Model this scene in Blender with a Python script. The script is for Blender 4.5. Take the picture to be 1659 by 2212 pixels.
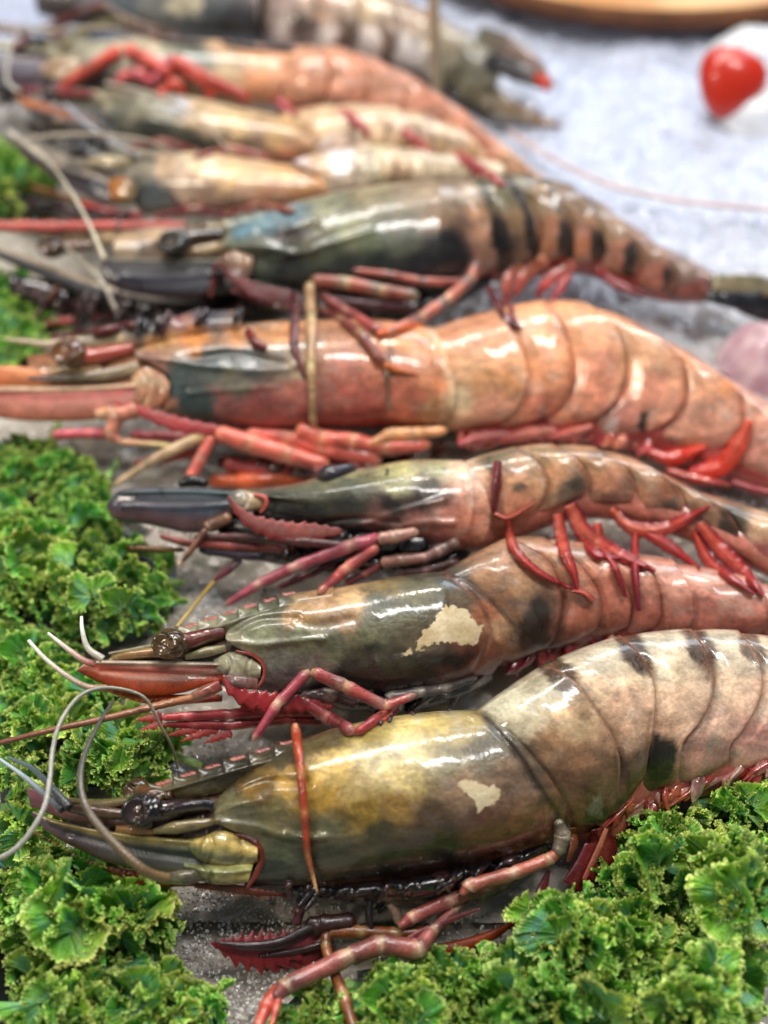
import bpy, math, random
import numpy as np
from mathutils import Vector, Matrix
from mathutils.bvhtree import BVHTree

for _o in list(bpy.data.objects):
    bpy.data.objects.remove(_o)
scene = bpy.context.scene
COL = scene.collection
R = math.radians
S = 0.01                      # everything below is laid out in centimetres

# ------------------------------------------------------------------ camera
CAM_H, PITCH, VFOV = 33.0, R(47), R(39.6)
TT = math.tan(VFOV / 2)
CAM_Y = -CAM_H / math.tan(PITCH)
cd = bpy.data.cameras.new('camera')
cam = bpy.data.objects.new('camera', cd)
COL.objects.link(cam)
cam.location = (0, CAM_Y * S, CAM_H * S)
cam.rotation_euler = (R(90) - PITCH, 0, 0)
cd.sensor_fit = 'VERTICAL'
cd.angle = VFOV
cd.clip_start = 0.01
cd.clip_end = 50
cd.dof.use_dof = True
cd.dof.focus_distance = 0.360
cd.dof.aperture_fstop = 4.1
scene.camera = cam
scene.render.resolution_x, scene.render.resolution_y = 768, 1024

# ------------------------------------------------------------------ light
wd = bpy.data.worlds.new('World')
scene.world = wd
wd.use_nodes = True
wn = wd.node_tree.nodes
wn['Background'].inputs[0].default_value = (0.80, 0.88, 1.0, 1)
wn['Background'].inputs[1].default_value = 0.14


def area(name, loc, target, sx, sy, energy, color):
    ld = bpy.data.lights.new(name, 'AREA')
    ld.shape = 'RECTANGLE'
    ld.size, ld.size_y = sx, sy
    ld.energy = energy
    ld.color = color
    o = bpy.data.objects.new(name, ld)
    COL.objects.link(o)
    o.location = loc
    d = Vector(target) - Vector(loc)
    o.rotation_euler = d.to_track_quat('-Z', 'Y').to_euler()
    return o


area('window_light', (0.75, 1.35, 0.95), (0.05, 0.15, 0), 1.0, 0.5, 11, (0.80, 0.89, 1.0))
area('ceiling_light', (-0.25, 0.35, 1.15), (0, 0.0, 0), 0.75, 0.14, 10, (1.0, 0.96, 0.90))
area('ceiling_light', (0.30, -0.10, 1.2), (0, 0.0, 0), 0.10, 0.45, 7.5, (1.0, 0.97, 0.93))
area('sparkle_light', (-0.8, -0.45, 0.8), (0, 0, 0), 0.10, 0.10, 2.6, (1.0, 0.88, 0.70))  # this and the next: small warm lights added for sparkle on wet shells
area('sparkle_light', (0.18, 0.55, 0.9), (0, 0, 0), 0.06, 0.06, 2.2, (1.0, 0.92, 0.80))

scene.view_settings.view_transform = 'Standard'
scene.view_settings.look = 'None'
scene.view_settings.exposure = 0.08
scene.view_settings.gamma = 1.0
scene.cycles.max_bounces = 6
scene.cycles.transparent_max_bounces = 8
scene.cycles.sample_clamp_indirect = 4.0

# ------------------------------------------------------------------ helpers
CO = np.array([0.0, CAM_Y, CAM_H])
CF = np.array([0.0, math.cos(PITCH), -math.sin(PITCH)])
CU = np.array([0.0, math.sin(PITCH), math.cos(PITCH)])
CR = np.array([1.0, 0.0, 0.0])


def rays(px, py):
    px = np.asarray(px, float)
    py = np.asarray(py, float)
    u = (px - 829.5) / 1106.0 * TT
    v = (1106.0 - py) / 1106.0 * TT
    return CF + u[..., None] * CR + v[..., None] * CU


def P(px, py, z):
    """point at height z (cm) seen at the layout position"""
    d = rays(px, py)
    t = (np.asarray(z, float) - CO[2]) / d[..., 2]
    return CO + d * t[..., None]


def lin(c):
    c = np.asarray(c, float) / 255.0
    return np.where(c <= 0.04045, c / 12.92, ((c + 0.055) / 1.055) ** 2.4)


def hash2(ix, iy, seed):
    n = (ix.astype(np.int64) * 374761393 + iy.astype(np.int64) * 668265263 + seed * 1442695041) & 0xffffffff
    n = ((n ^ (n >> 13)) * 1274126177) & 0xffffffff
    n = n ^ (n >> 16)
    return (n & 0xffffff) / float(0xffffff)


def vnoise(x, y, seed=0):
    x = np.asarray(x, float); y = np.asarray(y, float)
    ix, iy = np.floor(x), np.floor(y)
    fx, fy = x - ix, y - iy
    fx = fx * fx * (3 - 2 * fx); fy = fy * fy * (3 - 2 * fy)
    a = hash2(ix, iy, seed); b = hash2(ix + 1, iy, seed)
    c = hash2(ix, iy + 1, seed); d = hash2(ix + 1, iy + 1, seed)
    return (a * (1 - fx) + b * fx) * (1 - fy) + (c * (1 - fx) + d * fx) * fy


def fbm(x, y, seed=0, octv=4):
    s = 0; a = 0.5; n = 0
    x = np.asarray(x, float); y = np.asarray(y, float)
    for k in range(octv):
        s = s + a * (vnoise(x, y, seed + k * 17) - 0.5)
        n += a; a *= 0.5
        x = x * 2.03 + 13.7; y = y * 2.03 + 7.1
    return s / n * 2          # about -1..1


def smooth(x, a, b):
    t = np.clip((x - a) / (b - a), 0, 1)
    return t * t * (3 - 2 * t)


def resample(pts, n, curve=True):
    """arclength resample of a polyline (optionally Catmull-Rom smoothed)"""
    p = np.asarray(pts, float)
    if len(p) == 1:
        return np.repeat(p, n, 0)
    if curve and len(p) > 2:
        q = np.vstack([2 * p[0] - p[1], p, 2 * p[-1] - p[-2]])
        out = []
        for i in range(1, len(q) - 2):
            t = np.linspace(0, 1, 13)[:-1, None]
            a, b, c, d = q[i - 1], q[i], q[i + 1], q[i + 2]
            out.append(0.5 * (2 * b + (c - a) * t + (2 * a - 5 * b + 4 * c - d) * t ** 2 + (3 * b - a - 3 * c + d) * t ** 3))
        p = np.vstack(out + [p[-1:]])
    L = np.r_[0, np.cumsum(np.linalg.norm(np.diff(p[:, :2], axis=0), axis=1) + 1e-9)]
    s = np.linspace(0, L[-1], n)
    return np.stack([np.interp(s, L, p[:, k]) for k in range(p.shape[1])], 1)


def pdist(px, py, line):
    """distance from points to polyline"""
    line = np.asarray(line, float)
    best = np.full(px.shape, 1e9)
    for a, b in zip(line[:-1], line[1:]):
        ab = b - a
        t = np.clip(((px - a[0]) * ab[0] + (py - a[1]) * ab[1]) / (ab @ ab + 1e-9), 0, 1)
        best = np.minimum(best, np.hypot(px - a[0] - ab[0] * t, py - a[1] - ab[1] * t))
    return best


def pinside(px, py, poly):
    poly = np.asarray(poly, float)
    ins = np.zeros(px.shape, bool)
    j = len(poly) - 1
    for i in range(len(poly)):
        xi, yi = poly[i]; xj, yj = poly[j]
        c = ((yi > py) != (yj > py)) & (px < (xj - xi) * (py - yi) / (yj - yi + 1e-12) + xi)
        ins ^= c
        j = i
    return ins


def sdf(px, py, poly):
    d = pdist(px, py, list(poly) + [poly[0]])
    return np.where(pinside(px, py, poly), d, -d)


class MB:
    """collects vertices, faces and per-vertex colour; links ONE mesh object"""
    def __init__(self):
        self.v = []; self.f = []; self.c = []; self.m = []; self.n = 0

    def add(self, v, f, c, m=None):
        v = np.asarray(v, float).reshape(-1, 3)
        c = np.asarray(c, float)
        if c.ndim == 1:
            c = np.repeat(c[None, :3], len(v), 0)
        self.v.append(v); self.c.append(c.reshape(-1, 3))
        self.m.append(np.zeros(len(v)) if m is None else np.asarray(m, float).ravel())
        self.f += [tuple(i + self.n for i in q) for q in f]
        self.n += len(v)

    def verts(self):
        return np.vstack(self.v)

    def bvh(self):
        return BVHTree.FromPolygons([tuple(x) for x in self.verts()], self.f)

    def build(self, name, mat, parent=None, base=(0, 0, 0), flat=False):
        v = (self.verts() - np.asarray(base, float)) * S
        me = bpy.data.meshes.new(name)
        me.from_pydata(v.tolist(), [], self.f)
        ca = me.color_attributes.new('Col', 'FLOAT_COLOR', 'POINT')
        c = np.vstack(self.c)
        ca.data.foreach_set('color', np.c_[c, np.ones(len(c))].astype(np.float32).ravel())
        at = me.attributes.new('flake', 'FLOAT', 'POINT')
        at.data.foreach_set('value', np.concatenate(self.m).astype(np.float32))
        if not flat:
            me.polygons.foreach_set('use_smooth', [True] * len(me.polygons))
        me.materials.append(mat)
        me.update()
        o = bpy.data.objects.new(name, me)
        COL.objects.link(o)
        if parent is not None:
            o.parent = parent
        else:
            o.location = Vector(base) * S
        return o


def grid_faces(a, b, closed=False, off=0):
    """a rows, b columns"""
    f = []
    nb = b if closed else b - 1
    for i in range(a - 1):
        for j in range(nb):
            k = (j + 1) % b
            f.append((off + i * b + j, off + i * b + k, off + (i + 1) * b + k, off + (i + 1) * b + j))
    return f


def tag(o, label=None, cat=None, group=None, kind=None):
    if label: o['label'] = label
    if cat: o['category'] = cat
    if group: o['group'] = group
    if kind: o['kind'] = kind
    return o


def empty(name, base):
    o = bpy.data.objects.new(name, None)
    o.empty_display_size = 0.01
    o.location = Vector(base) * S
    COL.objects.link(o)
    return o


# ------------------------------------------------------------------ materials
def new_mat(name):
    m = bpy.data.materials.new(name)
    m.use_nodes = True
    nt = m.node_tree
    return m, nt, nt.nodes, nt.links, nt.nodes['Principled BSDF']


def shell_mat(name, rough=0.3, coat=0.8, coat_rough=0.07, bump=0.25, scale=900, sss=0.12, stripe=0, speck=0.25, flakes=False):
    m, nt, N, L, b = new_mat(name)
    a = N.new('ShaderNodeAttribute'); a.attribute_name = 'Col'
    tc = N.new('ShaderNodeTexCoord')
    n1 = N.new('ShaderNodeTexNoise'); n1.inputs['Scale'].default_value = scale; n1.inputs['Detail'].default_value = 6
    L.new(tc.outputs['Object'], n1.inputs['Vector'])
    n2 = N.new('ShaderNodeTexNoise'); n2.inputs['Scale'].default_value = 160; n2.inputs['Detail'].default_value = 7
    n2.inputs['Roughness'].default_value = 0.65
    L.new(tc.outputs['Object'], n2.inputs['Vector'])
    # fine mottling of the shell
    mr = N.new('ShaderNodeMapRange')
    mr.inputs[1].default_value = 0.32; mr.inputs[2].default_value = 0.68
    mr.inputs[3].default_value = 1.0 - speck * 0.9; mr.inputs[4].default_value = 1.0 + speck * 0.7
    L.new(n2.outputs['Fac'], mr.inputs[0])
    mr2 = N.new('ShaderNodeMapRange')
    mr2.inputs[1].default_value = 0.35; mr2.inputs[2].default_value = 0.65
    mr2.inputs[3].default_value = 1.0 - speck * 0.6; mr2.inputs[4].default_value = 1.0 + speck * 0.5
    L.new(n1.outputs['Fac'], mr2.inputs[0])
    mu = N.new('ShaderNodeMath'); mu.operation = 'MULTIPLY'
    L.new(mr.outputs[0], mu.inputs[0]); L.new(mr2.outputs[0], mu.inputs[1])
    mp = N.new('ShaderNodeMapping'); mp.inputs['Scale'].default_value = (0.55, 1, 1)
    n5 = N.new('ShaderNodeTexNoise'); n5.inputs['Scale'].default_value = 95; n5.inputs['Detail'].default_value = 8; n5.inputs['Distortion'].default_value = 1.6; n5.inputs['Roughness'].default_value = 0.62
    L.new(tc.outputs['Object'], mp.inputs[0]); L.new(mp.outputs[0], n5.inputs['Vector'])
    mr5 = N.new('ShaderNodeMapRange'); mr5.inputs[1].default_value = 0.34; mr5.inputs[2].default_value = 0.66
    mr5.inputs[3].default_value = 1 - speck * 1.5; mr5.inputs[4].default_value = 1 + speck * 0.9
    L.new(n5.outputs['Fac'], mr5.inputs[0])
    mu5 = N.new('ShaderNodeMath'); mu5.operation = 'MULTIPLY'; L.new(mu.outputs[0], mu5.inputs[0]); L.new(mr5.outputs[0], mu5.inputs[1]); mu = mu5
    vm = N.new('ShaderNodeVectorMath'); vm.operation = 'SCALE'
    L.new(a.outputs['Color'], vm.inputs[0]); L.new(mu.outputs[0], vm.inputs['Scale'])
    col = vm.outputs[0]
    L2 = None
    if flakes:
        fa = N.new('ShaderNodeAttribute'); fa.attribute_name = 'flake'
        nf = N.new('ShaderNodeTexNoise'); nf.inputs['Scale'].default_value = 520; nf.inputs['Detail'].default_value = 7; nf.inputs['Roughness'].default_value = 0.62
        L.new(tc.outputs['Object'], nf.inputs['Vector'])
        s1 = N.new('ShaderNodeMath'); s1.operation = 'SUBTRACT'; s1.inputs[1].default_value = 0.5
        L.new(nf.outputs['Fac'], s1.inputs[0])
        s2 = N.new('ShaderNodeMath'); s2.operation = 'MULTIPLY_ADD'; s2.inputs[1].default_value = 2.1
        L.new(s1.outputs[0], s2.inputs[0]); L.new(fa.outputs['Fac'], s2.inputs[2])
        th = N.new('ShaderNodeMapRange'); th.inputs[1].default_value = 0.68; th.inputs[2].default_value = 0.74
        L.new(s2.outputs[0], th.inputs[0])
        mx = N.new('ShaderNodeMix'); mx.data_type = 'RGBA'
        L.new(th.outputs[0], mx.inputs[0]); L.new(col, mx.inputs[6])
        fr = N.new('ShaderNodeValToRGB'); fr.color_ramp.elements[0].position = 0.36; fr.color_ramp.elements[1].position = 0.62
        fr.color_ramp.elements[0].color = (0.60, 0.46, 0.25, 1); fr.color_ramp.elements[1].color = (0.80, 0.68, 0.46, 1)
        L.new(n2.outputs['Fac'], fr.inputs[0]); L.new(fr.outputs[0], mx.inputs[7])
        col = mx.outputs[2]
        L2 = th.outputs[0]
    L.new(col, b.inputs['Base Color'])
    rm = N.new('ShaderNodeMapRange')
    rm.inputs[1].default_value = 0.3; rm.inputs[2].default_value = 0.7
    rm.inputs[3].default_value = rough * 0.6; rm.inputs[4].default_value = rough * 1.6
    L.new(n2.outputs['Fac'], rm.inputs[0]); L.new(rm.outputs[0], b.inputs['Roughness'])
    if L2 is not None:
        ic = N.new('ShaderNodeMath'); ic.operation = 'MULTIPLY_ADD'; ic.inputs[1].default_value = -coat * 0.75; ic.inputs[2].default_value = coat
        L.new(L2, ic.inputs[0]); L.new(ic.outputs[0], b.inputs['Coat Weight'])
    else:
        b.inputs['Coat Weight'].default_value = coat
    b.inputs['Coat Roughness'].default_value = coat_rough
    b.inputs['Subsurface Weight'].default_value = sss
    b.inputs['Subsurface Radius'].default_value = (1.0, 0.7, 0.5)
    b.inputs['Subsurface Scale'].default_value = 0.0025
    bp = N.new('ShaderNodeBump'); bp.inputs['Strength'].default_value = bump; bp.inputs['Distance'].default_value = 0.0006
    ad = N.new('ShaderNodeMath'); ad.operation = 'ADD'
    m3 = N.new('ShaderNodeMath'); m3.operation = 'MULTIPLY'; m3.inputs[1].default_value = 1.6
    L.new(n2.outputs['Fac'], m3.inputs[0])
    L.new(n1.outputs['Fac'], ad.inputs[0]); L.new(m3.outputs[0], ad.inputs[1])
    h = ad.outputs[0]
    if stripe:
        w = N.new('ShaderNodeTexWave'); w.inputs['Scale'].default_value = stripe; w.inputs['Distortion'].default_value = 1.5
        w.bands_direction = 'DIAGONAL'
        L.new(tc.outputs['Object'], w.inputs['Vector'])
        a2 = N.new('ShaderNodeMath'); a2.operation = 'MULTIPLY_ADD'; a2.inputs[1].default_value = 0.8
        L.new(w.outputs['Fac'], a2.inputs[0]); L.new(h, a2.inputs[2]); h = a2.outputs[0]
    L.new(h, bp.inputs['Height'])
    L.new(bp.outputs[0], b.inputs['Normal'])
    # broken film of water in the coat
    bp2 = N.new('ShaderNodeBump'); bp2.inputs['Strength'].default_value = min(1.0, bump * 0.9); bp2.inputs['Distance'].default_value = 0.0005
    n4 = N.new('ShaderNodeTexNoise'); n4.inputs['Scale'].default_value = 190; n4.inputs['Detail'].default_value = 5; n4.inputs['Roughness'].default_value = 0.55
    L.new(tc.outputs['Object'], n4.inputs['Vector']); L.new(n4.outputs['Fac'], bp2.inputs['Height'])
    L.new(bp2.outputs[0], b.inputs['Coat Normal'])
    return m


M_BODY = shell_mat('prawn_shell', 0.34, 0.75, 0.11, 0.36, 900, 0.18, flakes=True)
M_LEG = shell_mat('prawn_leg_shell', 0.34, 0.6, 0.12, 0.30, 1500, 0.12, speck=0.3)
M_PLATE = shell_mat('feathered_plate', 0.32, 0.6, 0.12, 0.30, 1200, 0.05, stripe=700, speck=0.18)
M_FLESH = shell_mat('wet_flesh', 0.2, 1.0, 0.05, 0.30, 700, 0.25, speck=0.3)
M_EYE = shell_mat('wet_eye', 0.15, 1.0, 0.03, 0.15, 700, 0.0, speck=0.2)
M_HAIR = shell_mat('antenna_shell', 0.35, 0.6, 0.1, 0.25, 2500, 0.05, speck=0.15)
# ------------------------------------------------------------------ prawn kit
BODIES = []                    # BVH trees of everything appendages can lie on


def hit(px, py):
    """distance along the sight line of the nearest body surface, or None"""
    d = rays(px, py)
    o = Vector(CO); dv = Vector(d)
    L = dv.length
    best = None
    for t in BODIES:
        h = t.ray_cast(o, dv / L)
        if h[0] is not None and (best is None or h[3] < best):
            best = h[3]
    return None if best is None else np.array(CO) + d / L * best


class Prawn:
    def __init__(self, label, line, tilt=38, seed=1, swatch=(), warp=14, sat=0.95, blotches=(), lines=()):
        """line: (px, py, height cm) along the middle of the body, head to tail"""
        ln = np.array(sorted(line), float)
        self.lx, self.ly, self.lh = ln[:, 0], ln[:, 1], ln[:, 2]
        a = R(tilt)
        self.n = np.array([0, -math.sin(a), math.cos(a)])
        m = ln[len(ln) // 2]
        b = P(m[0], m[1], m[2]); b[2] = 0.0
        self.base = b
        self.root = empty('prawn', b)
        tag(self.root, label, 'prawn', 'prawns laid out on the ice')
        self.seed = seed
        self.sw = [(s[0], s[1], lin(s[2])) for s in swatch]
        self.warp = warp; self.sat = sat; self.lines = lines
        self.blot = blotches

    def C3(self, px):
        cy = np.interp(px, self.lx, self.ly); h = np.interp(px, self.lx, self.lh)
        return P(px, cy, h)

    def Q(self, px, py, off=0.0):
        px = np.asarray(px, float); py = np.asarray(py, float)
        C = self.C3(px)
        d = rays(px, py)
        t = ((C - CO) @ self.n + off) / (d @ self.n)
        return CO + d * t[..., None]

    def off_of(self, px, pt):
        return float((pt - self.C3(np.float64(px))) @ self.n)

    def rest(self, px, py, off, lift, zmin=0.25):
        """push a point toward the viewer until it clears the ice and the bodies"""
        p = self.Q(px, py, off)
        if p[2] < zmin:
            off = self.off_of(px, P(np.float64(px), np.float64(py), zmin))
        h = hit(px, py)
        if h is not None:
            oh = self.off_of(px, h) + lift
            off = max(off, oh)
        return off

    def color(self, px, py):
        """shell colour at a place on the flank: scattered swatches, warped"""
        px = np.asarray(px, float); py = np.asarray(py, float)
        wx = px + self.warp * fbm(px / 45, py / 45, self.seed) + self.warp * 0.5 * fbm(px / 12, py / 12, self.seed + 3)
        wy = py + self.warp * fbm(px / 45, py / 45, self.seed + 50) + self.warp * 0.5 * fbm(px / 12, py / 12, self.seed + 53)
        num = 0; den = 0
        for sx, sy, c in self.sw:
            w = 1.0 / (((wx - sx) ** 2 + (wy - sy) ** 2) / 900.0 + 0.07) ** 2.3
            num = num + w[..., None] * c
            den = den + w
        col = num / den[..., None]
        for bl in self.blot:           # (px, py, rx, ry, angle, rgb, strength)
            bx, by, rx, ry, an, rgb, st = bl
            ca, sa = math.cos(R(an)), math.sin(R(an))
            ux = (wx - bx) * ca + (wy - by) * sa; uy = -(wx - bx) * sa + (wy - by) * ca
            k = (1 - smooth(np.hypot(ux / rx, uy / ry), 0.7, 1.15)) * st
            col = col * (1 - k[..., None]) + lin(rgb) * k[..., None]
        lum = col.mean(-1, keepdims=True)
        col = col * np.clip(lum / 0.22, 0.15, 2.2) ** 0.34 * 0.98
        col = lum + (col - lum) * self.sat
        for ln, wd, rgb, st in self.lines:
            k = (np.exp(-(pdist(px, py, resample(ln, 30)) / wd * (1 + 0.5 * fbm(px / 16, py / 16, 5))) ** 2) * st)[..., None]
            col = col * (1 - k) + lin(rgb) * k
        st_ = fbm(px / 26 + 2 * fbm(px / 50, py / 50, self.seed + 8), py / 9, self.seed + 91, 5)      # flowing streaks along the shell
        g = 1 + 0.14 * fbm(px / 9, py / 9, self.seed + 9, 3) + 0.20 * fbm(px / 38, py / 26, self.seed + 31, 4) + 0.34 * st_
        # milky patches where the flesh shows through the shell
        mk = smooth(fbm(px / 30 + 9, py / 22, self.seed + 71, 5), 0.12, 0.5)[..., None] * 0.30
        lum = col.mean(-1, keepdims=True)
        col = col * (1 - mk) + (lum * 1.35 * np.array([1.08, 0.98, 0.84])) * mk
        return col * g[..., None]


def shell(pr, mb, top, bot, front, rear, T, ns=60, nt=36, col=None, off0=0.0, curve=True, ridges=(), flake=None,
          full=0.85, capcol=None, colmul=None):
    """closed lens-shaped shell between four outline curves; T thickness (cm) along its length"""
    top = resample(top, ns, curve); bot = resample(bot, ns, curve)
    ph = np.linspace(0, math.pi, nt)
    tt = (1 - np.cos(ph)) / 2
    if front is None: front = [top[0], bot[0]]
    if rear is None: rear = [top[-1], bot[-1]]
    def edge(e):
        e = resample(e, 200, curve)
        i = tt * 199
        return np.stack([np.interp(i, np.arange(200), e[:, k]) for k in range(2)], 1)
    F = edge(front); B = edge(rear)
    s = np.linspace(0, 1, ns)[:, None, None]; t = tt[None, :, None]
    G = (1 - t) * top[:, None, :2] + t * bot[:, None, :2] + (1 - s) * F[None] + s * B[None] \
        - ((1 - s) * (1 - t) * top[0, :2] + (1 - s) * t * bot[0, :2] + s * (1 - t) * top[-1, :2] + s * t * bot[-1, :2])
    px, py = G[..., 0], G[..., 1]
    Ts = np.interp(np.linspace(0, 1, ns), np.linspace(0, 1, len(T)), T)
    prof = np.sin(ph) ** full
    off = Ts[:, None] * prof[None, :]
    add = np.zeros_like(off)
    for line, amp, w in ridges:
        d = pdist(px, py, resample(line, 24))
        add += amp * np.exp(-(d / w) ** 2)
    o0 = off0 if np.isscalar(off0) else np.interp(np.linspace(0, 1, ns), np.linspace(0, 1, len(off0)), off0)[:, None]
    A = pr.Q(px, py, o0 + off + add * np.minimum(1, prof[None] * 3))
    Bk = pr.Q(px, py, o0 + 0.0) - (off[..., None] * pr.n)
    ring = np.concatenate([A, Bk[:, -2:0:-1]], 1)
    cx = np.concatenate([px, px[:, -2:0:-1]], 1); cy = np.concatenate([py, py[:, -2:0:-1]], 1)
    if callable(col): c = col(cx, cy)
    elif col is None: c = pr.color(cx, cy)
    else: c = np.broadcast_to(np.asarray(col, float), ring.shape).copy()
    if colmul is not None:
        sg = np.broadcast_to(np.linspace(0, 1, ns)[:, None], cx.shape)
        tg = np.broadcast_to(np.concatenate([tt, tt[-2:0:-1]])[None], cx.shape)
        c = colmul(c, sg, tg)
    fl = np.zeros(cx.shape)
    if flake is not None: fl = flake(cx, cy)
    nr = ring.shape[1]
    f = grid_faces(ns, nr, True)
    mb.add(ring, f, c.reshape(-1, 3), fl)
    base = mb.n - ns * nr
    cc = c.reshape(ns, nr, 3)
    for i, sgn in ((0, -1), (ns - 1, 1)):
        # rolled-in lip, then a cap
        ctr = ring[i].mean(0)
        inner = ring[i] * 0.9 + ctr * 0.1
        k = mb.n
        cp = cc[i] * 0.35 if capcol is None else np.broadcast_to(capcol, (nr, 3))
        mb.add(np.vstack([inner, ctr[None]]), [], np.vstack([cp, cp.mean(0)[None]]))
        e = base + i * nr
        for j in range(nr):
            j2 = (j + 1) % nr
            q = (e + j, e + j2, k + j2, k + j)
            mb.f.append(q if sgn > 0 else q[::-1])
            q = (k + j, k + j2, k + nr)
            mb.f.append(q if sgn > 0 else q[::-1])


def pxcm(pt):
    """layout pixels per cm at a point"""
    return 1106.0 / (TT * float((np.asarray(pt) - CO) @ CF))


def frames(C):
    T = np.gradient(C, axis=0)
    T /= np.linalg.norm(T, axis=1)[:, None] + 1e-12
    up = np.array([0.3, 0.2, 0.9])
    U = np.zeros_like(C); V = np.zeros_like(C)
    u = up - T[0] * (up @ T[0]); u /= np.linalg.norm(u)
    for i in range(len(C)):
        u = u - T[i] * (u @ T[i]); u /= np.linalg.norm(u) + 1e-12
        U[i] = u; V[i] = np.cross(T[i], u)
    return U, V


def tube(mb, C, rad, col, nseg=10, squash=1.0):
    C = np.asarray(C, float)
    U, V = frames(C)
    a = np.linspace(0, 2 * math.pi, nseg, endpoint=False)
    rad = np.broadcast_to(np.asarray(rad, float), (len(C),))
    ring = C[:, None] + rad[:, None, None] * (np.cos(a)[None, :, None] * U[:, None] + squash * np.sin(a)[None, :, None] * V[:, None])
    col = np.asarray(col, float)
    if col.ndim == 1: col = np.broadcast_to(col, (len(C), 3))
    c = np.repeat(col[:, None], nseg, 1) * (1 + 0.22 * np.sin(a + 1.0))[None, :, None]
    base = mb.n
    mb.add(ring, grid_faces(len(C), nseg, True), c.reshape(-1, 3))
    k = mb.n
    mb.add(np.vstack([C[0], C[-1]]), [], np.vstack([col[0], col[-1]]))
    e = base + (len(C) - 1) * nseg
    for j in range(nseg):
        j2 = (j + 1) % nseg
        mb.f.append((base + j2, base + j, k))
        mb.f.append((e + j, e + j2, k + 1))


def leg(pr, pts, rpx, col, joint=(215, 190, 160), name='leg', zmin=0.0, dark=None, label=None, lift=None, off=0.5, mat=None, tipcol=None,
        free=False, mb=None):
    """jointed leg; pts (px,py[,off]) are the joints, rpx radius in layout pixels at each joint"""
    rpx = [v * 1.2 for v in rpx]
    rpx = list(np.interp(np.linspace(0, 1, len(pts)), np.linspace(0, 1, len(rpx)), rpx))
    J = []
    own = mb is None
    # subdivide each podomere, resting every sample
    C = []; Rr = []; K = []; D = []
    c0, cj = lin(col), lin(joint)
    for i in range(len(pts) - 1):
        a, b = pts[i], pts[i + 1]
        m = 10
        for k in range(m + (1 if i == len(pts) - 2 else 0)):
            t = k / m
            x = a[0] + (b[0] - a[0]) * t; y = a[1] + (b[1] - a[1]) * t
            o1 = a[2] if len(a) > 2 else off; o2 = b[2] if len(b) > 2 else off
            o = o1 + (o2 - o1) * t
            r = rpx[i] + (rpx[i + 1] - rpx[i]) * t
            C.append((x, y, o)); K.append(t); D.append(i)
            e = min(t, 1 - t)
            Rr.append(r * (0.86 + 0.20 * min(1, e / 0.12) if e < 0.12 else 1.06 - 0.12 * min(1, (e - 0.12) / 0.2)))
    for q_, k_ in ((0, 0.45), (1, 0.85), (-1, 0.4), (-2, 0.8)): Rr[q_] *= k_
    offs = []
    for (x, y, o), r in zip(C, Rr):
        rc = r / 48.0
        offs.append(o if free else pr.rest(x, y, o, rc * 0.9, max(zmin, rc + 0.1)))
    offs = np.array(offs)
    if not free:
        for _ in range(6):       # stiff segments: smooth, never sink
            sm = np.convolve(np.r_[offs[0], offs, offs[-1]], [0.25, 0.5, 0.25], 'valid')
            offs = np.maximum(offs, sm)
    X = np.array([pr.Q(x, y, o) for (x, y, _), o in zip(C, offs)])
    rad = np.array([r / pxcm(p) for r, p in zip(Rr, X)])
    K = np.array(K); D = np.array(D)
    e = np.minimum(K, 1 - K)
    w = (1 - smooth(e, 0.01, 0.16))[:, None]
    cols = c0 * (1 - w * 0.7) + cj * (w * 0.7)
    cols = cols * (1 + 0.35 * fbm(X[:, 0] * 2.2, X[:, 1] * 2.2 + X[:, 2], 77)[:, None])
    if dark is not None:
        dk = smooth(K, 0.45, 0.95)[:, None] * 0.8
        cols = cols * (1 - dk) + lin(dark) * dk
    if tipcol is not None:
        tw = smooth(np.linspace(0, 1, len(K)), 0.7, 1.0)[:, None]
        cols = cols * (1 - tw) + lin(tipcol) * tw
    mb = mb or MB()
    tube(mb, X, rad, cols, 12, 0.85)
    if own:
        o = mb.build(name, mat or M_LEG, pr.root, pr.base)
        if label: o['label'] = label
        return o


def strand(pr, pts, r0, r1, c0, c1=None, name='antenna', n=70, mat=None, label=None, lift=0.12, zmin=0.5, follow=False):
    """antenna flagellum; pts (px,py,z) by height above the ice"""
    q = resample(pts, n)
    X = P(q[:, 0], q[:, 1], q[:, 2])
    if follow:
        for i in range(n):
            h = hit(q[i, 0], q[i, 1])
            if h is not None and (h - CO) @ CF < (X[i] - CO) @ CF + lift:
                d = rays(q[i, 0], q[i, 1]); X[i] = h - d / np.linalg.norm(d) * lift
        for _ in range(3):
            X[1:-1] = 0.25 * X[:-2] + 0.5 * X[1:-1] + 0.25 * X[2:]
    s = np.linspace(0, 1, n)[:, None]
    a = lin(c0); b = lin(c1 if c1 is not None else c0)
    cols = a * (1 - s) + b * s
    rad = np.linspace(r0, r1, n) * (1 + 0.07 * np.sin(np.arange(n) * 2.2))
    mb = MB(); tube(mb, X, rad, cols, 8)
    o = mb.build(name, mat or M_HAIR, pr.root if pr else None, pr.base if pr else X[n // 2] * [1, 1, 0])
    if label: o['label'] = label
    return o


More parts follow.
